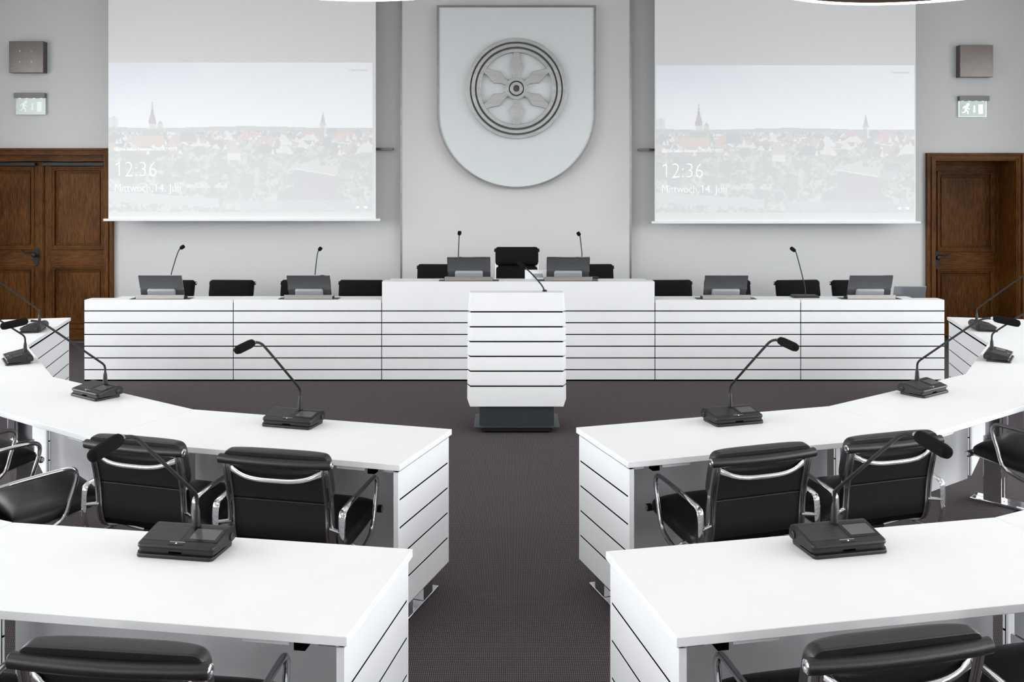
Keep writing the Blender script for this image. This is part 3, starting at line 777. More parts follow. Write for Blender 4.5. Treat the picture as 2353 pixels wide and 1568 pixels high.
# gooseneck microphones of the front bench
def bench_mic(base_px, pts_px, Y, z, label, lean):
    p = Vector(((base_px - CX) * Y / F, Y, z+.0006))
    t = thing('gooseneck_microphone', label, 'microphone', p, group='thin microphones on the front bench')
    MB().prism([(-.13, 0), (.13, 0), (.118, .022), (-.118, .022)], .13, axis='y', base=-.065).build('mic_base', M['plastic'], t, bevel=.004)
    n = len(pts_px); path = [(0, 0, .02)]
    for i, (x, y) in enumerate(pts_px):
        q = Q(x, y, Y + lean*(i+1)/n); path.append(tuple(q - p))
    neck = path[:-1]
    g = MB().tube(smooth_path(neck, 2), .0052, 8).build('gooseneck', M['plastic'], t)
    a, b = Vector(path[-2]), Vector(path[-1]); d = (b-a)
    MB().tube([a, a+d*.1, a+d*.3, a+d*.8, a+d*.95, b], [.008, .015, .019, .019, .015, .006], 12).build('windscreen', M['rubber'], g)
MYL = DY + .235
bench_mic(385, [(391, 637), (405, 590), (410, 577), (413.5, 572), (424, 565)], MYL, DZ, 'thin black microphone behind the monitor nearest the double door', .05)
bench_mic(722, [(723, 637), (728, 592), (730, 580), (732, 576), (739, 568.5)], MYL, DZ, 'thin black microphone behind the second monitor from the double door', .05)
bench_mic(1053, [(1053, 593), (1054.5, 556), (1055, 545), (1055, 541), (1056.5, 531)], MYL, CZT, 'thin upright microphone behind the raised-desk monitor towards the double door', .05)
bench_mic(1325, [(1338.5, 593), (1335, 562), (1333.5, 548), (1332.5, 542), (1327, 533.5)], MYL, CZT, 'thin upright microphone behind the monitor beside the small white panel', .05)
bench_mic(1849, [(1851, 672), (1849, 655), (1831, 585), (1828, 578), (1816, 569)], MYL-.03, DZ, 'slender black microphone on a flat base between two monitors, base in full view', .05)

# small white panel, black box, laptop
wp = thing('desk_display', 'small white upright panel on the raised desk beside a monitor', 'display', Vector(((1233-CX)*(DY+.22)/F, DY+.22, CZT)))
MB().box(-.115, .115, 0, .02, 0, .092).build('panel_shell', M['white'], wp, bevel=.003)
MB().prism([(-.045, .012), (.085, .012), (.07, .062), (-.05, .062)], -.004, axis='y', base=0).build('recess_frame', M['bar'], wp, bevel=.001)
MB().prism([(-.035, .016), (.07, .016), (.058, .055), (-.04, .055)], -.006, axis='y', base=0).build('recess_plate', M['monhump'], wp, bevel=.001)
MB().box(-.1, .1, .02, .08, 0, .006).build('panel_foot', M['white'], wp)
tag(MB().box(-.035, .035, 0, .06, 0, .02).build('cable_box', M['iron'], bevel=.003, loc=((1365-CX)*(DY+.12)/F+.02, DY+.235, CZT)), 'flat black box on the raised desk at the end of the monitor tray', 'box')
lp = thing('laptop', 'grey laptop with open lid on the front bench near the single door', 'laptop', Vector(((2087-CX)*(DY+.36)/F-.0, DY+.37, DZ-.1295)), R(0))
tl = Matrix.Translation((0, .0, .018)) @ Matrix.Rotation(R(16), 4, 'X')
MB().box(-.16, .16, 0, .22, 0, .016).build('keyboard_deck', M['laptop'], lp, bevel=.003)
ld = MB().box(-.16, .16, -.004, .004, 0, .215, mtx=tl).build('screen_lid', M['laptop'], lp, bevel=.003)
lg = ring_prism(circ(.0155, 32), circ(.0138, 32), -.0052, -.0035)
lg.v = [tuple(tl @ Vector((x+.0, y, z+.10))) for x, y, z in lg.v]
lg.build('logo_ring', M['logo'], ld, angle=30)
q = tl @ Vector((-.0115, -.0045, .096))
text_mesh('logo_letters', 'DELL', .0105, M['logo'], ld, q, rot=(R(90+16), 0, 0), depth=.0003)

# --------------------------------------------------------------- lectern
LYF = P(1186, 997, 0).y
le = thing('lectern', 'white banded lectern on a dark grey pedestal in the middle aisle', 'lectern', ((1187.5-CX)*LYF/F, LYF, 0))
sB = F/(LYF+.03)
def bz(py): return EYE - (py-HOR)/sB
zb_, zt_ = bz(935), 1.03
tanl = .115           # lean back
FH = .356             # half width of front face
grs = [717, 751.5, 785.5, 819.5, 853.5, 888]
def yl(z): return .03 + (z - zb_)*tanl
# height of grooves on the leaning face
def zz(py):
    z = bz(py)
    for _ in range(6): z = EYE - (py-HOR)*(LYF+yl(z))/F
    return z
zt_ = zz(673)
edges = [zt_] + [zz(g) for g in grs] + [zb_]
nrm = Vector((0, -1, tanl)).normalized()      # face normal
back = -nrm                                    # runs backwards and slightly down
body = MB(); D2 = .17; FL = .03; g_ = .005
for i in range(7):
    z1 = edges[i] - (g_ if i else 0); z0 = edges[i+1] + (g_ if i < 6 else 0)
    top = [Vector((-FH, yl(z1), z1)), Vector((FH, yl(z1), z1))]; bot = [Vector((-FH, yl(z0), z0)), Vector((FH, yl(z0), z0))]
    def bk(p, k): return p + back*D2 + Vector((k*FL, 0, 0))
    if i == 6: 
        vb = [bot[0], bot[1], bot[1]+Vector((FL, D2, .0)), bot[0]+Vector((-FL, D2, .0))]
        vb[2].z = zb_+.02; vb[3].z = zb_+.02
    else: vb = [bot[0], bot[1], bk(bot[1], 1), bk(bot[0], -1)]
    vt = [top[0], top[1], bk(top[1], 1), bk(top[0], -1)]
    if i == 0:
        vt[2] = top[1] + Vector((FL*.5, D2, 0)); vt[3] = top[0] + Vector((-FL*.5, D2, 0)); vt[2].z = zt_-.004; vt[3].z = zt_-.004
    body.add(vb+vt, [(0,3,2,1),(4,5,6,7),(0,1,5,4),(1,2,6,5),(2,3,7,6),(3,0,4,7)])
body.build('lectern_body', M['white'], le, bevel=.002)
ins = .002
cor = MB()
def cp(z, x, d): 
    p = Vector((x, yl(z), z)) + back*d; return p
cor.add([cp(zb_+.03, -FH+ins, ins), cp(zb_+.03, FH-ins, ins), cp(zb_+.03, FH+FL-.003, D2-.004), cp(zb_+.03, -FH-FL+.003, D2-.004),
         cp(zt_-.03, -FH+ins, ins), cp(zt_-.03, FH-ins, ins), cp(zt_-.05, FH+FL*.5-.02, D2-.02), cp(zt_-.05, -FH-FL*.5+.02, D2-.02)],
        [(0,3,2,1),(4,5,6,7),(0,1,5,4),(1,2,6,5),(2,3,7,6),(3,0,4,7)])
cor.build('body_core', M['gap'], le, smooth=False)
# reading top sloping towards the speaker, set behind the front
rt = MB(); y0 = yl(zt_)+.10
rt.prism([(y0, zt_-.012), (y0+.45, zt_-.15), (y0+.45, zt_-.175), (y0, zt_-.037)], 2*(FH-.01), axis='x', base=-(FH-.01))
rt.build('reading_top', M['white'], le, bevel=.002)
MB().box(-.285, .285, .06, .20, .03, zb_+.06).build('pedestal', M['anthracite'], le, bevel=.003)
MB().box(-.285, .285, .20, .24, .03, zb_+.35).build('pedestal_back', M['anthracite'], le, bevel=.003)
bp_ = MB(); W2 = .327
pl = [(-W2+.02, .0), (W2-.02, .0), (W2-.005, .008), (W2, .03), (W2, .40), (W2-.02, .42), (-W2+.02, .42), (-W2, .40), (-W2, .03), (-W2+.005, .008)]
bp_.prism(pl, .008, base=.042)
bp_.build('base_plate', M['anthracite'], le, bevel=.002)
MB().box(-.27, .27, .015, .40, .014, .042).build('under_frame', M['iron'], le, bevel=.002)
for a in (-.25, .25):
    for b in (.05, .37):
        MB().lathe([(.02, 0), (.02, .006), (.008, .008), (.008, .02)], 14, mtx=Matrix.Translation((a, b, 0))).build('levelling_foot', M['iron'], le)
LM = Vector(le.location)
def lq(px, py, Y): return Q(px, py, Y) - LM
Ym = LYF + yl(zt_) + .09
pm = thing('lectern_microphone', 'black gooseneck microphone leaning over the top of the white lectern', 'microphone', Vector(((1251.5-CX)*Ym/F, Ym, zt_+.001)))
q0 = pm.location
path = [Vector((0, 0, .0))] + [Q(x, y, Ym+d) - q0 for x, y, d in ((1250.5, 667, .0), (1247, 659, .01), (1241, 651, .03), (1222, 629, .12), (1206, 615, .2))]
gn = MB().tube(smooth_path(path, 2), .006, 8).build('gooseneck', M['plastic'], pm)
a = path[-1]; b = Q(1189, 601, Ym+.27) - q0; d = b-a
MB().tube([a-d*.15, a, a+d*.1, a+d*.85, b], [.008, .010, .016, .016, .008], 12).build('windscreen', M['rubber'], gn)
MB().lathe([(.02, 0), (.02, .004), (.012, .012)], 14, mtx=Matrix.Translation((0, 0, .0))).build('mount', M['plastic'], pm)

# ------------------------------------------------------- curved table rows
TZ = .74
def grooved(mb_w, mb_g, p0, p1, z0, z1, th=.02, strips=5, gap=.0072, edge=.0):
    """panel along p0->p1 (2-D), face on the left side of the direction"""
    p0, p1 = Vector(p0[:2]), Vector(p1[:2]); d = (p1-p0); L = d.length; d.normalize(); n = Vector((-d.y, d.x))
    mtx = Matrix(((d.x, n.x, 0, p0.x), (d.y, n.y, 0, p0.y), (0, 0, 1, 0), (0, 0, 0, 1)))
    h = (z1-z0)/strips
    if edge:
        mb_w.box(0, edge, -th, 0, z0, z1, mtx=mtx); mb_w.box(L-edge, L, -th, 0, z0, z1, mtx=mtx)
    for i in range(strips):
        mb_w.box(edge, L-edge, -.009, 0, z0+i*h+(gap/2 if i else 0), z0+(i+1)*h-(gap/2 if i < strips-1 else 0), mtx=mtx)
    mb_g.box(edge+.0005, L-edge-.0005, -.012, -.0012, z0+.004, z1-.004, mtx=mtx)
    mb_w.box(edge+.0005, L-edge-.0005, -th, -.012, z0, z1, mtx=mtx)
def curved_table(a, b, c, d, label, row, side, end_at=None):
    """a,b inner edge from start to end; c,d outer edge from end to start (2-D). side=+1: chairs on the left of a->b"""
    a, b, c, d = (Vector(q[:2]) for q in (a, b, c, d))
    cen = (a+b+c+d)/4
    t = thing('curved_row_table', label, 'table', (cen.x, cen.y, 0), 0, row)
    o = [q-cen for q in (a, b, c, d)]
    g = .0012
    def shrink(q): return q - q.normalized()*g
    MB().prism([tuple(shrink(q)) for q in o], -.026, base=TZ).build('tabletop', M['white'], t, bevel=.002)
    A, B, C, D = o
    inn = (B-A).normalized(); out = ((D-A)-inn*(D-A).dot(inn)).normalized()
    # modesty panel just inside the inner edge
    k0 = .03 if end_at != 'start' else .035; k1 = .03
    pA = A + out*.010 + inn*k0; pB = B + out*.010 - inn*k1
    mw, mg = MB(), MB()
    if side > 0: grooved(mw, mg, pB, pA, .118, .695)
    else: grooved(mw, mg, pA, pB, .118, .695)
    mw.build('modesty_panel', M['white'], t, bevel=.0008)
    dj = (pB-pA).normalized(); nj = Vector((-dj.y, dj.x))*(-1 if side > 0 else 1)
    mtx = Matrix(((dj.x, nj.x, 0, pA.x), (dj.y, nj.y, 0, pA.y), (0, 0, 1, 0), (0, 0, 0, 1)))
    mg.box(.001, (pB-pA).length-.001, -.018, -.0012, .6955, .7135, mtx=mtx)  # black strip stands in for the shadow gap under the tabletop
    mg.build('panel_joint_and_shade', M['gap'], t, smooth=False)
    # end panels
    ends = {'start': (A, D), 'end': (B, C)}
    if end_at:
        p, q = ends[end_at]; e = (q-p).normalized(); sh = inn*(.012 if end_at == 'start' else -.012)
        p0, p1 = p + e*.012 + sh, q - e*.012 + sh
        # visible face looks out of the row
        outward = -inn if end_at == 'start' else inn
        dd = (p1-p0).normalized(); nn = Vector((-dd.y, dd.x))
        if nn.dot(outward) < 0: p0, p1 = p1, p0
        mw, mg = MB(), MB(); grooved(mw, mg, p0, p1, .118, .704, th=.022, edge=.014)
        dj = (p1-p0).normalized(); nj = Vector((-dj.y, dj.x))
        mg.box(.004, (p1-p0).length-.004, -.016, -.004, .7045, .7135, mtx=Matrix(((dj.x, nj.x, 0, p0.x), (dj.y, nj.y, 0, p0.y), (0, 0, 1, 0), (0, 0, 0, 1))))  # dark strip put in as shade between end panel and top
        mw.build('end_panel', M['white'], t, bevel=.0008); mg.build('panel_joint_and_shade', M['gap'], t, smooth=False)
    # chrome T-legs, one near each end, set radially
    for p, q, sg, nm in ((A, D, 1, 'start'), (B, C, -1, 'end')):
        e = (q-p).normalized(); off = inn*sg*(.075 if nm == end_at else .032)
        base = p + e*.05 + off
        mtx = Matrix(((e.x, -e.y, 0, base.x), (e.y, e.x, 0, base.y), (0, 0, 1, 0), (0, 0, 0, 1)))
        lg = MB(); L = (q-p).length-.08
        lg.box(0, L, -.029, .029, .0, .018, mtx=mtx)
        lg.box(L*.14, L*.14+.10, -.028, .028, .018, .40, mtx=mtx)
        lg.box(L*.14+.010, L*.14+.090, -.022, .022, .40, TZ-.055, mtx=mtx)
        lg.box(.04, L-.02, -.026, .026, TZ-.055, TZ-.027, mtx=mtx)
        lg.build('leg', M['chrome'], t, bevel=.003)
    # outer edge cable clips under the top
    for p, q in ((D, C),):
        e = (q-p).normalized(); n2 = -out
        for kk in (.09, .91) if end_at == 'start' else (.06, .94):
            base = p + (q-p)*kk + n2*.012
            mtx = Matrix(((e.x, n2.x, 0, base.x), (e.y, n2.y, 0, base.y), (0, 0, 1, 0), (0, 0, 0, 1)))
            MB().box(-.016, .016, 0, .04, TZ-.026-.026, TZ-.0265, mtx=mtx).build('cable_clip', M['gap'], t, bevel=.002)
            sx_ = 1 if kk < .5 else -1
            u0, u1 = sorted((sx_*.03, sx_*.16)); MB().box(u0, u1, .004, .05, TZ-.026-.016, TZ-.0265, mtx=mtx).build('cable_tray', M['white'], t, bevel=.002)
    return t
def mitre_outer(pts, depth, sgn):
    """outer corners of an inner polyline"""
    out = []
    for i, p in enumerate(pts):
        ns = []
        for a, b in ((i-1, i), (i, i+1)):
            if a < 0 or b >= len(pts): continue
            d = (pts[b]-pts[a]).normalized(); ns.append(Vector((-d.y, d.x))*sgn)
        n = sum(ns, Vector((0, 0))); n = n/len(ns)
        n = n/n.length_squared if len(ns) > 1 else n
        out.append(p + n*depth)
    return out
def V2(v): return Vector((v[0], v[1]))
DEP = .60
midL = [V2(P(x, y, TZ)) for x, y in ((1039, 986.5), (445, 941), (121, 866), (63, 794), (163, 730))]
midR = [V2(P(x, y, TZ)) for x, y in ((1323, 982.5), (1904, 933.6), (2218, 860), (2271, 789), (2176, 728.5))]
nearL, nearR = V2(P(918.5, 1069.4, TZ)), V2(P(1443, 1062.5, TZ))
frL = [V2(P(x, y, TZ)) for x, y in ((949.5, 1262), (30.5, 1200.5))]
frR = [V2(P(x, y, TZ)) for x, y in ((1391, 1267), (2285, 1189))]
fnL, fnR = V2(P(797.7, 1464.5, TZ)), V2(P(1554, 1466.5, TZ))
def rot2(v, a): return Vector((v.x*math.cos(a)-v.y*math.sin(a), v.x*math.sin(a)+v.y*math.cos(a)))
frL.append(frL[1] + rot2((frL[1]-frL[0]), R(-15)))
frR.append(frR[1] + rot2((frR[1]-frR[0]), R(15)))
print('midL', midL, 'seg', [(midL[i+1]-midL[i]).length for i in range(4)], 'end', (nearL-midL[0]).length)
print('midR', midR, 'seg', [(midR[i+1]-midR[i]).length for i in range(4)], 'end', (nearR-midR[0]).length)
print('fr', frL, frR, (frL[1]-frL[0]).length, (frR[1]-frR[0]).length, (fnL-frL[0]).length, (fnR-frR[0]).length)
oL = mitre_outer(midL, DEP, 1); oR = mitre_outer(midR, DEP, -1)
oL[0], oR[0] = nearL, nearR
foL = mitre_outer(frL, DEP, 1); foR = mitre_outer(frR, DEP, -1); foL[0], foR[0] = fnL, fnR
where = ['beside the middle aisle', 'second from the middle aisle', 'third from the middle aisle', 'at the far end of its row']
sides = {'L': 'on the double-door side', 'R': 'on the single-door side'}
for nm, I, O, sg in (('L', midL, oL, 1), ('R', midR, oR, -1)):
    for i in range(4):
        curved_table(I[i], I[i+1], O[i+1], O[i], 'white middle-row table %s, %s' % (where[i], sides[nm]), 'tables of the middle curved row', sg, 'start' if i == 0 else ('end' if i == 3 else None))
for nm, I, O, sg in (('L', frL, foL, 1), ('R', frR, foR, -1)):
    for i in range(2):
        curved_table(I[i], I[i+1], O[i+1], O[i], 'white table of the foremost row, %s, %s' % (where[i], sides[nm]), 'tables of the front curved row', sg, 'start' if i == 0 else None)

# ------------------------------------------------------- conference units
def make_unit(label):
    t = thing('conference_microphone', label, 'microphone', group='conference microphone units on the tables')
    # side profile in (y,z): user at -y
    c = (.042, .0315); r = .0315
    prof = [(-.084, 0), (.042, 0)] + [(c[0]+r*math.cos(R(q)), c[1]+r*math.sin(R(q))) for q in range(-75, 106, 15)]
    prof += [(-.073, .041), (-.079, .039), (-.082, .034), (-.080, .029), (-.074, .026), (-.074, .014), (-.082, .013), (-.086, .010), (-.087, .003)]
    hw_, rr = .128, .014
    st = [(-hw_, rr, .0022), (-hw_+.0012, rr*.62, .0007), (-hw_+.003, rr*.36, .0), (-hw_+.006, rr*.17, 0), (-hw_+.010, rr*.04, 0), (-hw_+rr, 0, 0)]
    st = st + [(-x, o_, q_) for x, o_, q_ in reversed(st)]
    body_p = [p_ for p_ in prof if p_[1] > .0115] + [(.042, .0115)]
    n_ = len(body_p); hb = MB(); vs = []; cy_, cz_ = .03, .03
    for x, o_, q_ in st:
        for a_, b_ in body_p:
            k_ = max(0, min(1, (-a_-.02)/.05)); d_ = math.hypot(a_-cy_, b_-cz_) or 1
            vs.append((x, a_ + o_*k_ - (a_-cy_)/d_*q_*(1-k_), b_ - (b_-cz_)/d_*q_))
    fs = [(i_*n_+k_, i_*n_+(k_+1) % n_, (i_+1)*n_+(k_+1) % n_, (i_+1)*n_+k_) for i_ in range(len(st)-1) for k_ in range(n_)]
    fs += [tuple(range(n_)), tuple((len(st)-1)*n_+k_ for k_ in range(n_))]
    hb.add(vs, fs).build('housing', M['plastic'], t, angle=32)
    pl_ = [(-hw_+rr+rr*math.cos(R(q)), -.087+rr+rr*math.sin(R(q))) for q in (180, 202, 225, 247, 270)] + [(hw_-rr+rr*math.cos(R(q)), -.087+rr+rr*math.sin(R(q))) for q in (270, 292, 315, 337, 360)] + [(hw_, .042), (hw_-.004, .056), (-hw_+.004, .056), (-hw_, .042)]
    MB().prism(pl_, .0125, base=0).build('base_plate', M['plastic'], t, bevel=.0035, seg=3)
    # frame of the sloping face
    a = Vector((0, c[0]+r*math.cos(R(105)), c[1]+r*math.sin(R(105)))); b = Vector((0, -.073, .041))
    dv = (b-a); Ls = dv.length; dv.normalize(); nn = Vector((0, dv.z, -dv.y)); nn = nn if nn.z > 0 else -nn
    mtx = Matrix(((1, 0, 0, 0), (0, -dv.y, nn.y, b.y), (0, -dv.z, nn.z, b.z), (0, 0, 0, 1)))   # x, up-slope, normal
    MB().box(-.122, .002, .018, Ls-.004, -.001, .0006, mtx=mtx).build('speaker_grille', M['grille'], t)
    bz_ = MB().box(.016, .124, .022, Ls-.008, -.001, .0012, mtx=mtx).build('display_bezel', M['bezel'], t, bevel=.0006)
    MB().box(.027, .113, .034, Ls-.018, .0012, .0017, mtx=mtx).build('display', M['lcd'], bz_)
    MB().box(-.026, .024, .0125, .0155, -.0005, .0012, mtx=mtx).build('light_bar', M['lightbar'], t)
    tb = MB().box(-.024, .022, .0, .011, -.002, .0012, mtx=mtx).build('talk_button', M['plastic'], t)
    MB().box(-.003, .001, .004, .008, .0012, .0018, mtx=mtx).build('button_light', M['led'], tb)
    for s in (-1, 1):
        mx = Matrix.Translation((s*.1278, c[0], c[1])) @ Matrix.Rotation(R(90*s), 4, 'Y')
        MB().lathe([(.0125, 0), (.0125, .004), (.009, .0055)], 18, mtx=mx).build('side_knob', M['plastic'], t)
        MB().prism([(-.07, .012), (.0, .012), (.0, .015), (-.07, .015)], s*.001, axis='x', base=s*.1275).build('side_slot', M['gap'], t)
    MB().box(-.022, .02, -.0755, -.066, .0145, .019).build('card_slot', M['gap'], t)
    x0, y0 = .013, .036
    MB().tube([(x0, y0, .055), (x0, y0, .075), (x0, y0, .082), (x0, y0, .110), (x0, y0, .118), (x0, y0, .128)], [.0125, .0125, .0115, .010, .008, .006], 14).build('collar', M['plastic'], t)
    nk = [(0, .118), (0, .150), (-.008, .168), (-.035, .190), (-.320, .418), (-.352, .440), (-.385, .452), (-.42, .456)]
    path = smooth_path([(x0, y0+p, q) for p, q in nk], 3)
    g = MB().tube(path, [.0058 if 4 < i < len(path)-10 else .0066 for i in range(len(path))], 10).build('gooseneck', M['plastic'], t)
    MB().tube([(x0, y0-.412, .456), (x0, y0-.428, .457)], .0085, 12).build('neck_ferrule', M['alu'], g)
    hp = [(-.425, .0125), (-.432, .0175), (-.45, .0195), (-.50, .0195), (-.535, .0195), (-.55, .0165), (-.556, .008)]
    MB().tube([(x0, y0+p, .4570-(abs(p)-.42)*.10) for p, _ in hp], [q for _, q in hp], 16).build('windscreen', M['rubber'], g)
    return t
unit = None
def place_unit(a, b, frac, label, sg, inset=.118, dyaw=0):
    global unit
    p = a + (b-a)*frac; d = (b-a).normalized(); n = Vector((-d.y, d.x))*sg
    p = p + n*inset; f = -n
    ang = math.atan2(f.y, f.x) - math.pi/2 + dyaw
    loc = Vector((p.x, p.y, TZ+.0004))
    if unit is None: unit = make_unit(label); unit.location = loc; unit.rotation_euler = (0, 0, ang)
    else: dup(unit, loc, ang, label)
wh2 = ['the aisle table', 'the table second from the aisle', 'the table third from the aisle', 'the far end table']
for nm, I, sg in (('L', midL, 1), ('R', midR, -1)):
    for i, fr_ in enumerate((.545, .50, .50, .50)):
        place_unit(I[i], I[i+1], fr_, 'black microphone unit on %s, middle row, %s' % (wh2[i], sides[nm]), sg)
place_unit(frL[0], frL[1], .50, 'black microphone unit on the foremost table on the double-door side', 1)
place_unit(frR[0], frR[1], .52, 'black microphone unit on the foremost table on the single-door side', -1)

# ------------------------------------------------------------------ chairs
def pad_mesh(line, W, th, nu=18, nv=14, back=.004, ex=4.2, flip=1, rc=.035):
    """cushion following a (y,z) centre line; bulges to the line's left-hand normal (times flip)"""
    pts = [Vector((p[0], p[1])) for p in line]
    Ls = [0]
    for a, b in zip(pts[:-1], pts[1:]): Ls.append(Ls[-1]+(b-a).length)
    def at(s):
        for i in range(len(pts)-1):
            if s <= Ls[i+1] or i == len(pts)-2:
                k = (s-Ls[i])/(Ls[i+1]-Ls[i]); p = pts[i].lerp(pts[i+1], k)
                t0 = (pts[i+1]-pts[i]).normalized(); return p, t0
    # smoothed tangents
    mb = MB(); vs = []
    def tan(s):
        e = Ls[-1]*.06; p, _ = at(max(0, s-e)); q, _ = at(min(Ls[-1], s+e)); return (q-p).normalized()
    rows = []
    for face in (1, 0):
        for j in range(nv+1):
            v = -1+2*j/nv; v = math.sin(v*math.pi/2)
            s = (v+1)/2*Ls[-1]; p, _ = at(s); t = tan(s); n = Vector((-t.y, t.x))*flip
            for i in range(nu+1):
                u = -1+2*i/nu; u = math.sin(u*math.pi/2)
                k = max(0, 1-abs(u)**ex)**.5 * max(0, 1-abs(v)**ex)**.5
                k = .12+.88*k if False else k
                hv = Ls[-1]/2; dv_ = max(0, abs(v)*hv-(hv-rc)); corner = 1 - (rc-math.sqrt(max(0, rc*rc-dv_*dv_)))/(W/2)*.85
                off = (back + th*(.30 + .70*k)) if face else (-back*1.0 - 0.0)
                edge = max(abs(u), abs(v))
                if face and edge > .999: off = th*.30
                q = p*1.0 + n*off
                sh = 1 - (.06 if abs(v) > .999 else 0)*0
                vs.append((u*W/2*corner*sh, q.x, q.y))
    m = nu+1; N = m*(nv+1); fs = []
    for j in range(nv):
        for i in range(nu):
            a = j*m+i; fs.append((a, a+1, a+m+1, a+m)); fs.append((N+a, N+a+m, N+a+m+1, N+a+1))
    per = [i for i in range(nu)] + [j*m+nu for j in range(nv)] + [nv*m+nu-i for i in range(nu)] + [(nv-j)*m for j in range(nv)]
    for i in range(len(per)):
        a, b = per[i], per[(i+1) % len(per)]; fs.append((a, N+a, N+b, b))
    mb.soft = True; return mb.add(vs, fs)
def make_chair(label, group, high=0.0, lift=0.0, W=.452, tall=0.0, cover='leather'):
    t = thing('office_chair', label, 'chair', group=group)
    ZR = .787 + high; YR_ = -.285 - high*.22
    dz = lift
    # side member line (y,z): top of back -> front of seat
    spine = [(YR_, ZR), (-.274 - high*.1, .735+high*.5), (-.248, .635), (-.238, .56), (-.234, .48), (-.212, .425), (-.150, .399), (-.06, .394), (.07, .406), (.19, .424), (.262, .434)]
    sp3 = smooth_path([(0, a, b+dz) for a, b in spine], 2)
    line = [(p.y, p.z) for p in sp3]
    xf = W/2 - .012
    hprof = [(-.016, -.012), (.016, -.012), (.016, .012), (.006, .012), (.006, .004), (-.006, .004), (-.006, .012), (-.016, .012)]
    for s in (-1, 1):
        MB().sweep(hprof, [(s*xf, p.y, p.z) for p in sp3], (1, 0, 0)).build('side_frame', M['alu'], t, bevel=.002, angle=40)
    sl = MB(); vs = []; fs = []
    inner = xf-.012
    for i, p in enumerate(sp3): vs += [(-inner, p.y-.0015, p.z), (inner, p.y-.0015, p.z)]
    n = len(sp3)
    for p in sp3: vs += [(-inner, p.y+.004, p.z+.003), (inner, p.y+.004, p.z+.003)]
    for i in range(n-1): fs += [(2*i, 2*i+1, 2*i+3, 2*i+2), (2*n+2*i, 2*n+2*i+2, 2*n+2*i+3, 2*n+2*i+1)]
    sl.add(vs, fs).build('back_sling', M['sling'], t)
    # rolled top with chrome end caps, slightly bowed to the rear
    rl_ = []
    for i in range(13):
        u = -1+2*i/12; rl_.append((u*(xf+.028), YR_-.006-.010*(1-u*u), ZR+dz-.004*(1-u*u)))
    top = MB().tube(rl_, .0195, 16).build('top_roll', M['leather'], t)
    for s in (-1, 1):
        mx = Matrix.Translation((s*(xf+.028), YR_-.006, ZR+dz)) @ Matrix.Rotation(R(90*s), 4, 'Y')
        MB().lathe([(.0165, -.004), (.0165, .003), (.013, .0055), (.007, .0055), (.006, .0035), (.002, .0035)], 16, mtx=mx).build('roll_end_cap', M['chrome'], top)
    fr_ = [((-1+2*i/8)*(xf+.030), 0.270, .424+dz) for i in range(9)]
    MB().tube(fr_, .017, 14).build('front_roll', M['leather'], t)
    for s in (-1, 1):
        mx = Matrix.Translation((s*(xf+.030), .270, .424+dz)) @ Matrix.Rotation(R(90*s), 4, 'Y')
        MB().lathe([(.0145, -.003), (.0145, .003), (.011, .005), (.005, .005)], 14, mtx=mx).build('roll_end_cap', M['chrome'], t)
    # cushions
    def seg(z1, z0):
        return [p for p in line if z0+dz <= p[1] <= z1+dz]
    def dens(pts, n=24):
        out = []; pts = [Vector(p) for p in pts]
        for a, b in zip(pts[:-1], pts[1:]):
            for i in range(4): out.append(a.lerp(b, i/4))
        return out+[pts[-1]]
    backl = dens([p for p in line if p[0] < -.205])
    def part(z1, z0): return [p for p in backl if z0+dz-.004 <= p.y <= z1+dz+.004]
    # pads sit in front of the sling: the spine runs downward so its left normal points forward
    tp = part(ZR+.1, ZR-.165)
    tp = [Vector((tp[0].x-.004, ZR+dz+.036))] + tp
    MB_ = pad_mesh(tp, W*1.02, .082, flip=1); MB_.build('top_cushion', M[cover], t, angle=60)
    if high:
        pad_mesh(part(ZR-.172, ZR-.34), W*.985, .045).build('middle_cushion', M[cover], t, angle=60)
    pad_mesh(part(ZR-.172-(.17 if high else 0), .455), W*.995, .064).build('lower_cushion', M[cover], t, angle=60)
    st = dens([p for p in line if p[0] > -.14 and p[1] < .46+dz]); st = [p for p in st if p.x <= .262]
    pad_mesh(st, W*1.05, .074, nv=18).build('seat_cushion', M[cover], t, angle=60)
    # curved brace across the back
    br = []
    for i in range(21):
        u = -1+2*i/20; k = abs(u)**3.2
        br.append((u*(xf-.006), -.274-high*.16-.026*(1-abs(u)**4), .712+high*.75+dz+.045*k))
    MB().tube(br, [(.0098 if abs(-1+2*i/20) < .85 else .016, .0055) for i in range(21)], 12, up=(0, .25, 1)).build('back_brace', M['chrome'], t)
    br2 = [((-1+2*i/10)*(xf-.006), -.10+.0*i, .385+dz-.02*(1-(-1+2*i/10)**2)) for i in range(11)]
    MB().tube(br2, .010, 10).build('seat_brace', M['chrome'], t)
    # arm loops
    for s in (-1, 1):
        xa_ = s*(xf+.062)
        loop = [(-.190, .372), (-.248, .40), (-.268, .47), (-.268, .572), (-.250, .598), (-.19, .606), (-.05, .617), (.06, .626), (.105, .625), (.124, .602), (.118, .56), (.094, .49), (.080, .435), (.055, .398), (.0, .374), (-.09, .352), (-.14, .356)]
        q = [Vector((xa_, a, b+dz)) for a, b in loop]
        for _ in range(2):
            nq = []
            for i in range(len(q)):
                a, b = q[i], q[(i+1) % len(q)]; nq += [a*.75+b*.25, a*.25+b*.75]
            q = nq
        rs = []
        for p in q:
            k = max(0, min(1, (-.12-p.y)/.09)); rs.append((.0103+.0045*k, .0103-.0060*k))
        ar = MB().tube(q, rs, 12, closed=True, up=(1, 0, 0)).build('armrest', M['chrome'], t)
        MB().tube([(s*(xf+.006), -.238, .515+dz), (s*(xf+.058), -.266, .515+dz)], [.010, .008], 10).build('arm_peg', M['chrome'], ar)
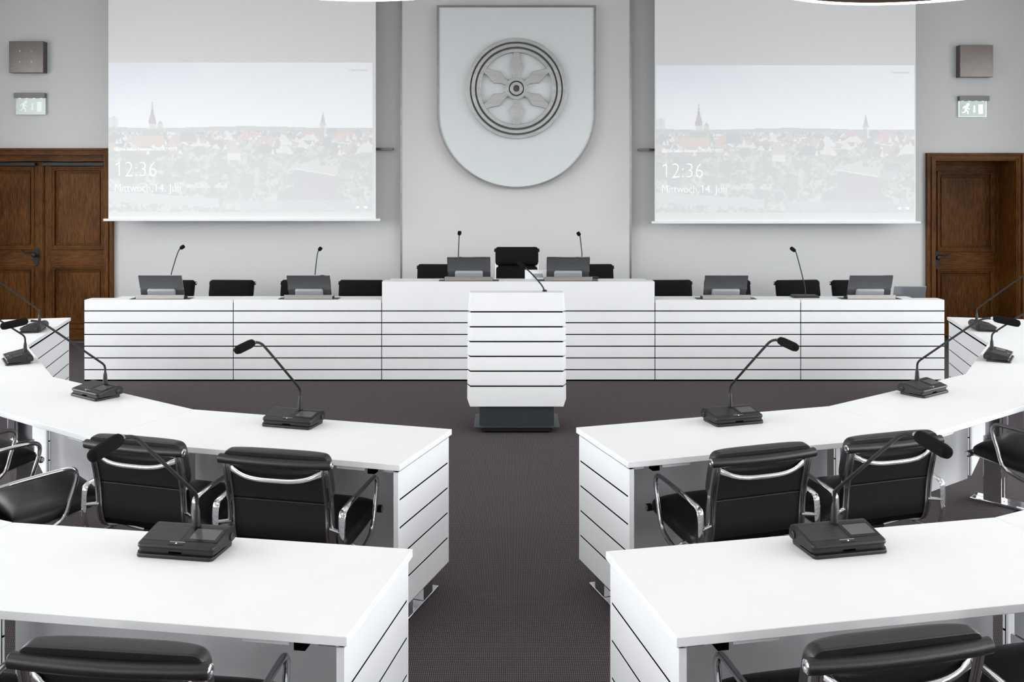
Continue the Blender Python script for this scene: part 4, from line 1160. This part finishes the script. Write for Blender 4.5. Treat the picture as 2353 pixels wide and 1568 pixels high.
        MB().tube([(s*(xf+.006), -.05, .388+dz), (s*(xf+.058), -.05, .364+dz)], .008, 10).build('arm_peg', M['chrome'], ar)
    # column and star base
    MB().tube([(0, -.02, .06), (0, -.02, .22), (0, -.02, .221), (0, -.02, .352+dz)], [.028, .028, .019, .019], 16).build('column', M['chrome'], t)
    MB().box(-.09, .09, -.12, .08, .352+dz, .378+dz).build('seat_mount', M['iron'], t, bevel=.006)
    b = MB()
    for i in range(5):
        q = R(54+72*i); mx = Matrix.Translation((0, -.02, 0)) @ Matrix.Rotation(q, 4, 'Z')
        b.tube([mx @ Vector((.02, 0, .085)), mx @ Vector((.12, 0, .085)), mx @ Vector((.27, 0, .062))], [(.020, .016), (.018, .014), (.012, .010)], 10, up=(0, 0, 1))
    bo = b.build('star_base', M['alu'], t)
    for i in range(5):
        q = R(54+72*i); mx = Matrix.Translation((0, -.02, 0)) @ Matrix.Rotation(q, 4, 'Z') @ Matrix.Translation((.265, 0, .027)) @ Matrix.Rotation(R(90), 4, 'X')
        MB().lathe([(.02, -.02), (.027, -.014), (.027, .014), (.02, .02)], 16, mtx=mx).build('caster', M['plastic'], bo)
    return t
G1 = 'black chairs of the curved rows'
chair0 = make_chair('x', G1)
first = [True]
def chair_at(c, ang, label, group=G1, proto=None):
    global chair0
    loc = (c.x, c.y, 0)
    if first[0]:
        first[0] = False; chair0['label'] = label; chair0.location = loc; chair0.rotation_euler = (0, 0, ang); return chair0
    return dup(proto or chair0, loc, ang, label, group)
def chair_from_roll(l, r, label):
    zr = .787
    a, b = P(l[0], l[1], zr), P(r[0], r[1], zr)
    m = (a+b)/2; d = V2(b-a).normalized(); f = Vector((-d.y, d.x))
    print('roll', (b-a).length)
    c = Vector((m.x, m.y)) + f*.291
    return chair_at(c, math.atan2(f.y, f.x)-math.pi/2, label)
chair_from_roll((506, 1052.5), (760, 1070.5), 'black leather chair next to the aisle, middle row, double-door side')
chair_from_roll((195.5, 1019.5), (424, 1041.5), 'black leather chair second from the aisle, middle row, double-door side')
chair_from_roll((1632, 1065), (1873.5, 1038.5), 'black leather chair next to the aisle, middle row, single-door side')
chair_from_roll((1949.5, 1032), (2158.5, 1010.5), 'black leather chair second from the aisle, middle row, single-door side')
chair_from_roll((27, 1516.5), (481, 1543), 'black leather chair cut off below its top roll, foremost table, double-door side')
chair_from_roll((1849, 1533.5), (2278, 1482), 'black leather chair cut off below its top roll, foremost table, single-door side')
def fdir(yaw): return Vector((-math.sin(yaw), math.cos(yaw)))
# front row neighbours
fL = (frL[1]-frL[0]).normalized(); fR = (frR[1]-frR[0]).normalized()
chair_at(Vector((-1.62, 2.47)), R(-9), 'black chair with only a seat corner in view, foremost row, double-door side')
chair_at(Vector((1.50, 2.60)), R(14), 'black chair with only cushion edges in view, foremost row, single-door side')
# second tables of the middle row
def chair_t(I, O, i, frac, off, sg, dyaw, label):
    a, b = O[i], O[i+1]; p = a+(b-a)*frac; d = (b-a).normalized(); n = Vector((-d.y, d.x))*sg
    f = -n; c = p + n*off
    chair_at(c, math.atan2(f.y, f.x)-math.pi/2+dyaw, label)
chair_t(midL, oL, 1, .195, .135, 1, R(-12), 'black chair turned sideways, chrome arm loop in full view, at the second middle-row table')
chair_t(midL, oL, 1, .74, .02, 1, R(-2), 'black chair mostly hidden behind the sideways-turned chair, middle row, double-door side')
chair_t(midR, oR, 1, .73, -.02, -1, R(0), 'black chair seen from the side beside a chrome table leg, middle row, single-door side')
# chairs behind the front bench
G2 = 'black chairs behind the front bench'
low = make_chair('black chair mostly hidden behind the monitor nearest the double door', G2, W=.478, lift=.018, cover='fabric')
YC = 9.85
lows = [(372, 'low', -4, None), (512.5, 0, -3, 'black chair back fully visible between the first two monitors from the double door'),
        (681, 0, -3, 'black chair partly hidden behind the second monitor from the double door'), (819, 0, -2, 'black chair back right up against the raised desk, on the double-door side'),
        (1551, 0, 3, 'black chair back right up against the raised desk, on the single-door side'), (1690, 0, 4, 'black chair partly hidden behind the monitor between raised desk and flat microphone'),
        (1855, 0, 5, 'black chair back directly behind the slender microphone with the flat base'), (1987, 0, 5, 'black chair mostly hidden behind the monitor in front of the laptop')]
for px, flag, yaw, lab in lows:
    x = (px-CX)*YC/F
    ang = R(180 + yaw)
    if flag == 'low': low.location = (x, YC, 0); low.rotation_euler = (0, 0, ang)
    else: dup(low, (x, YC, 0), ang, lab)
G3 = 'black chairs behind the raised desk'
mid_ = make_chair('low black chair behind the raised desk, at the monitor towards the double door', G2, W=.478, lift=.19, cover='fabric')
mid_.location = ((1003-CX)*YC/F, YC, 0); mid_.rotation_euler = (0, 0, R(177))
dup(mid_, ((1366-CX)*YC/F, YC, 0), R(183), 'low black chair behind the raised desk, at the monitor beside the white panel')
hi = make_chair('high-backed black chair in the middle behind the raised desk', G2, W=.462, lift=.185, high=.19, cover='fabric')
hi.location = ((1188-CX)*YC/F, YC, 0); hi.rotation_euler = (0, 0, R(180))
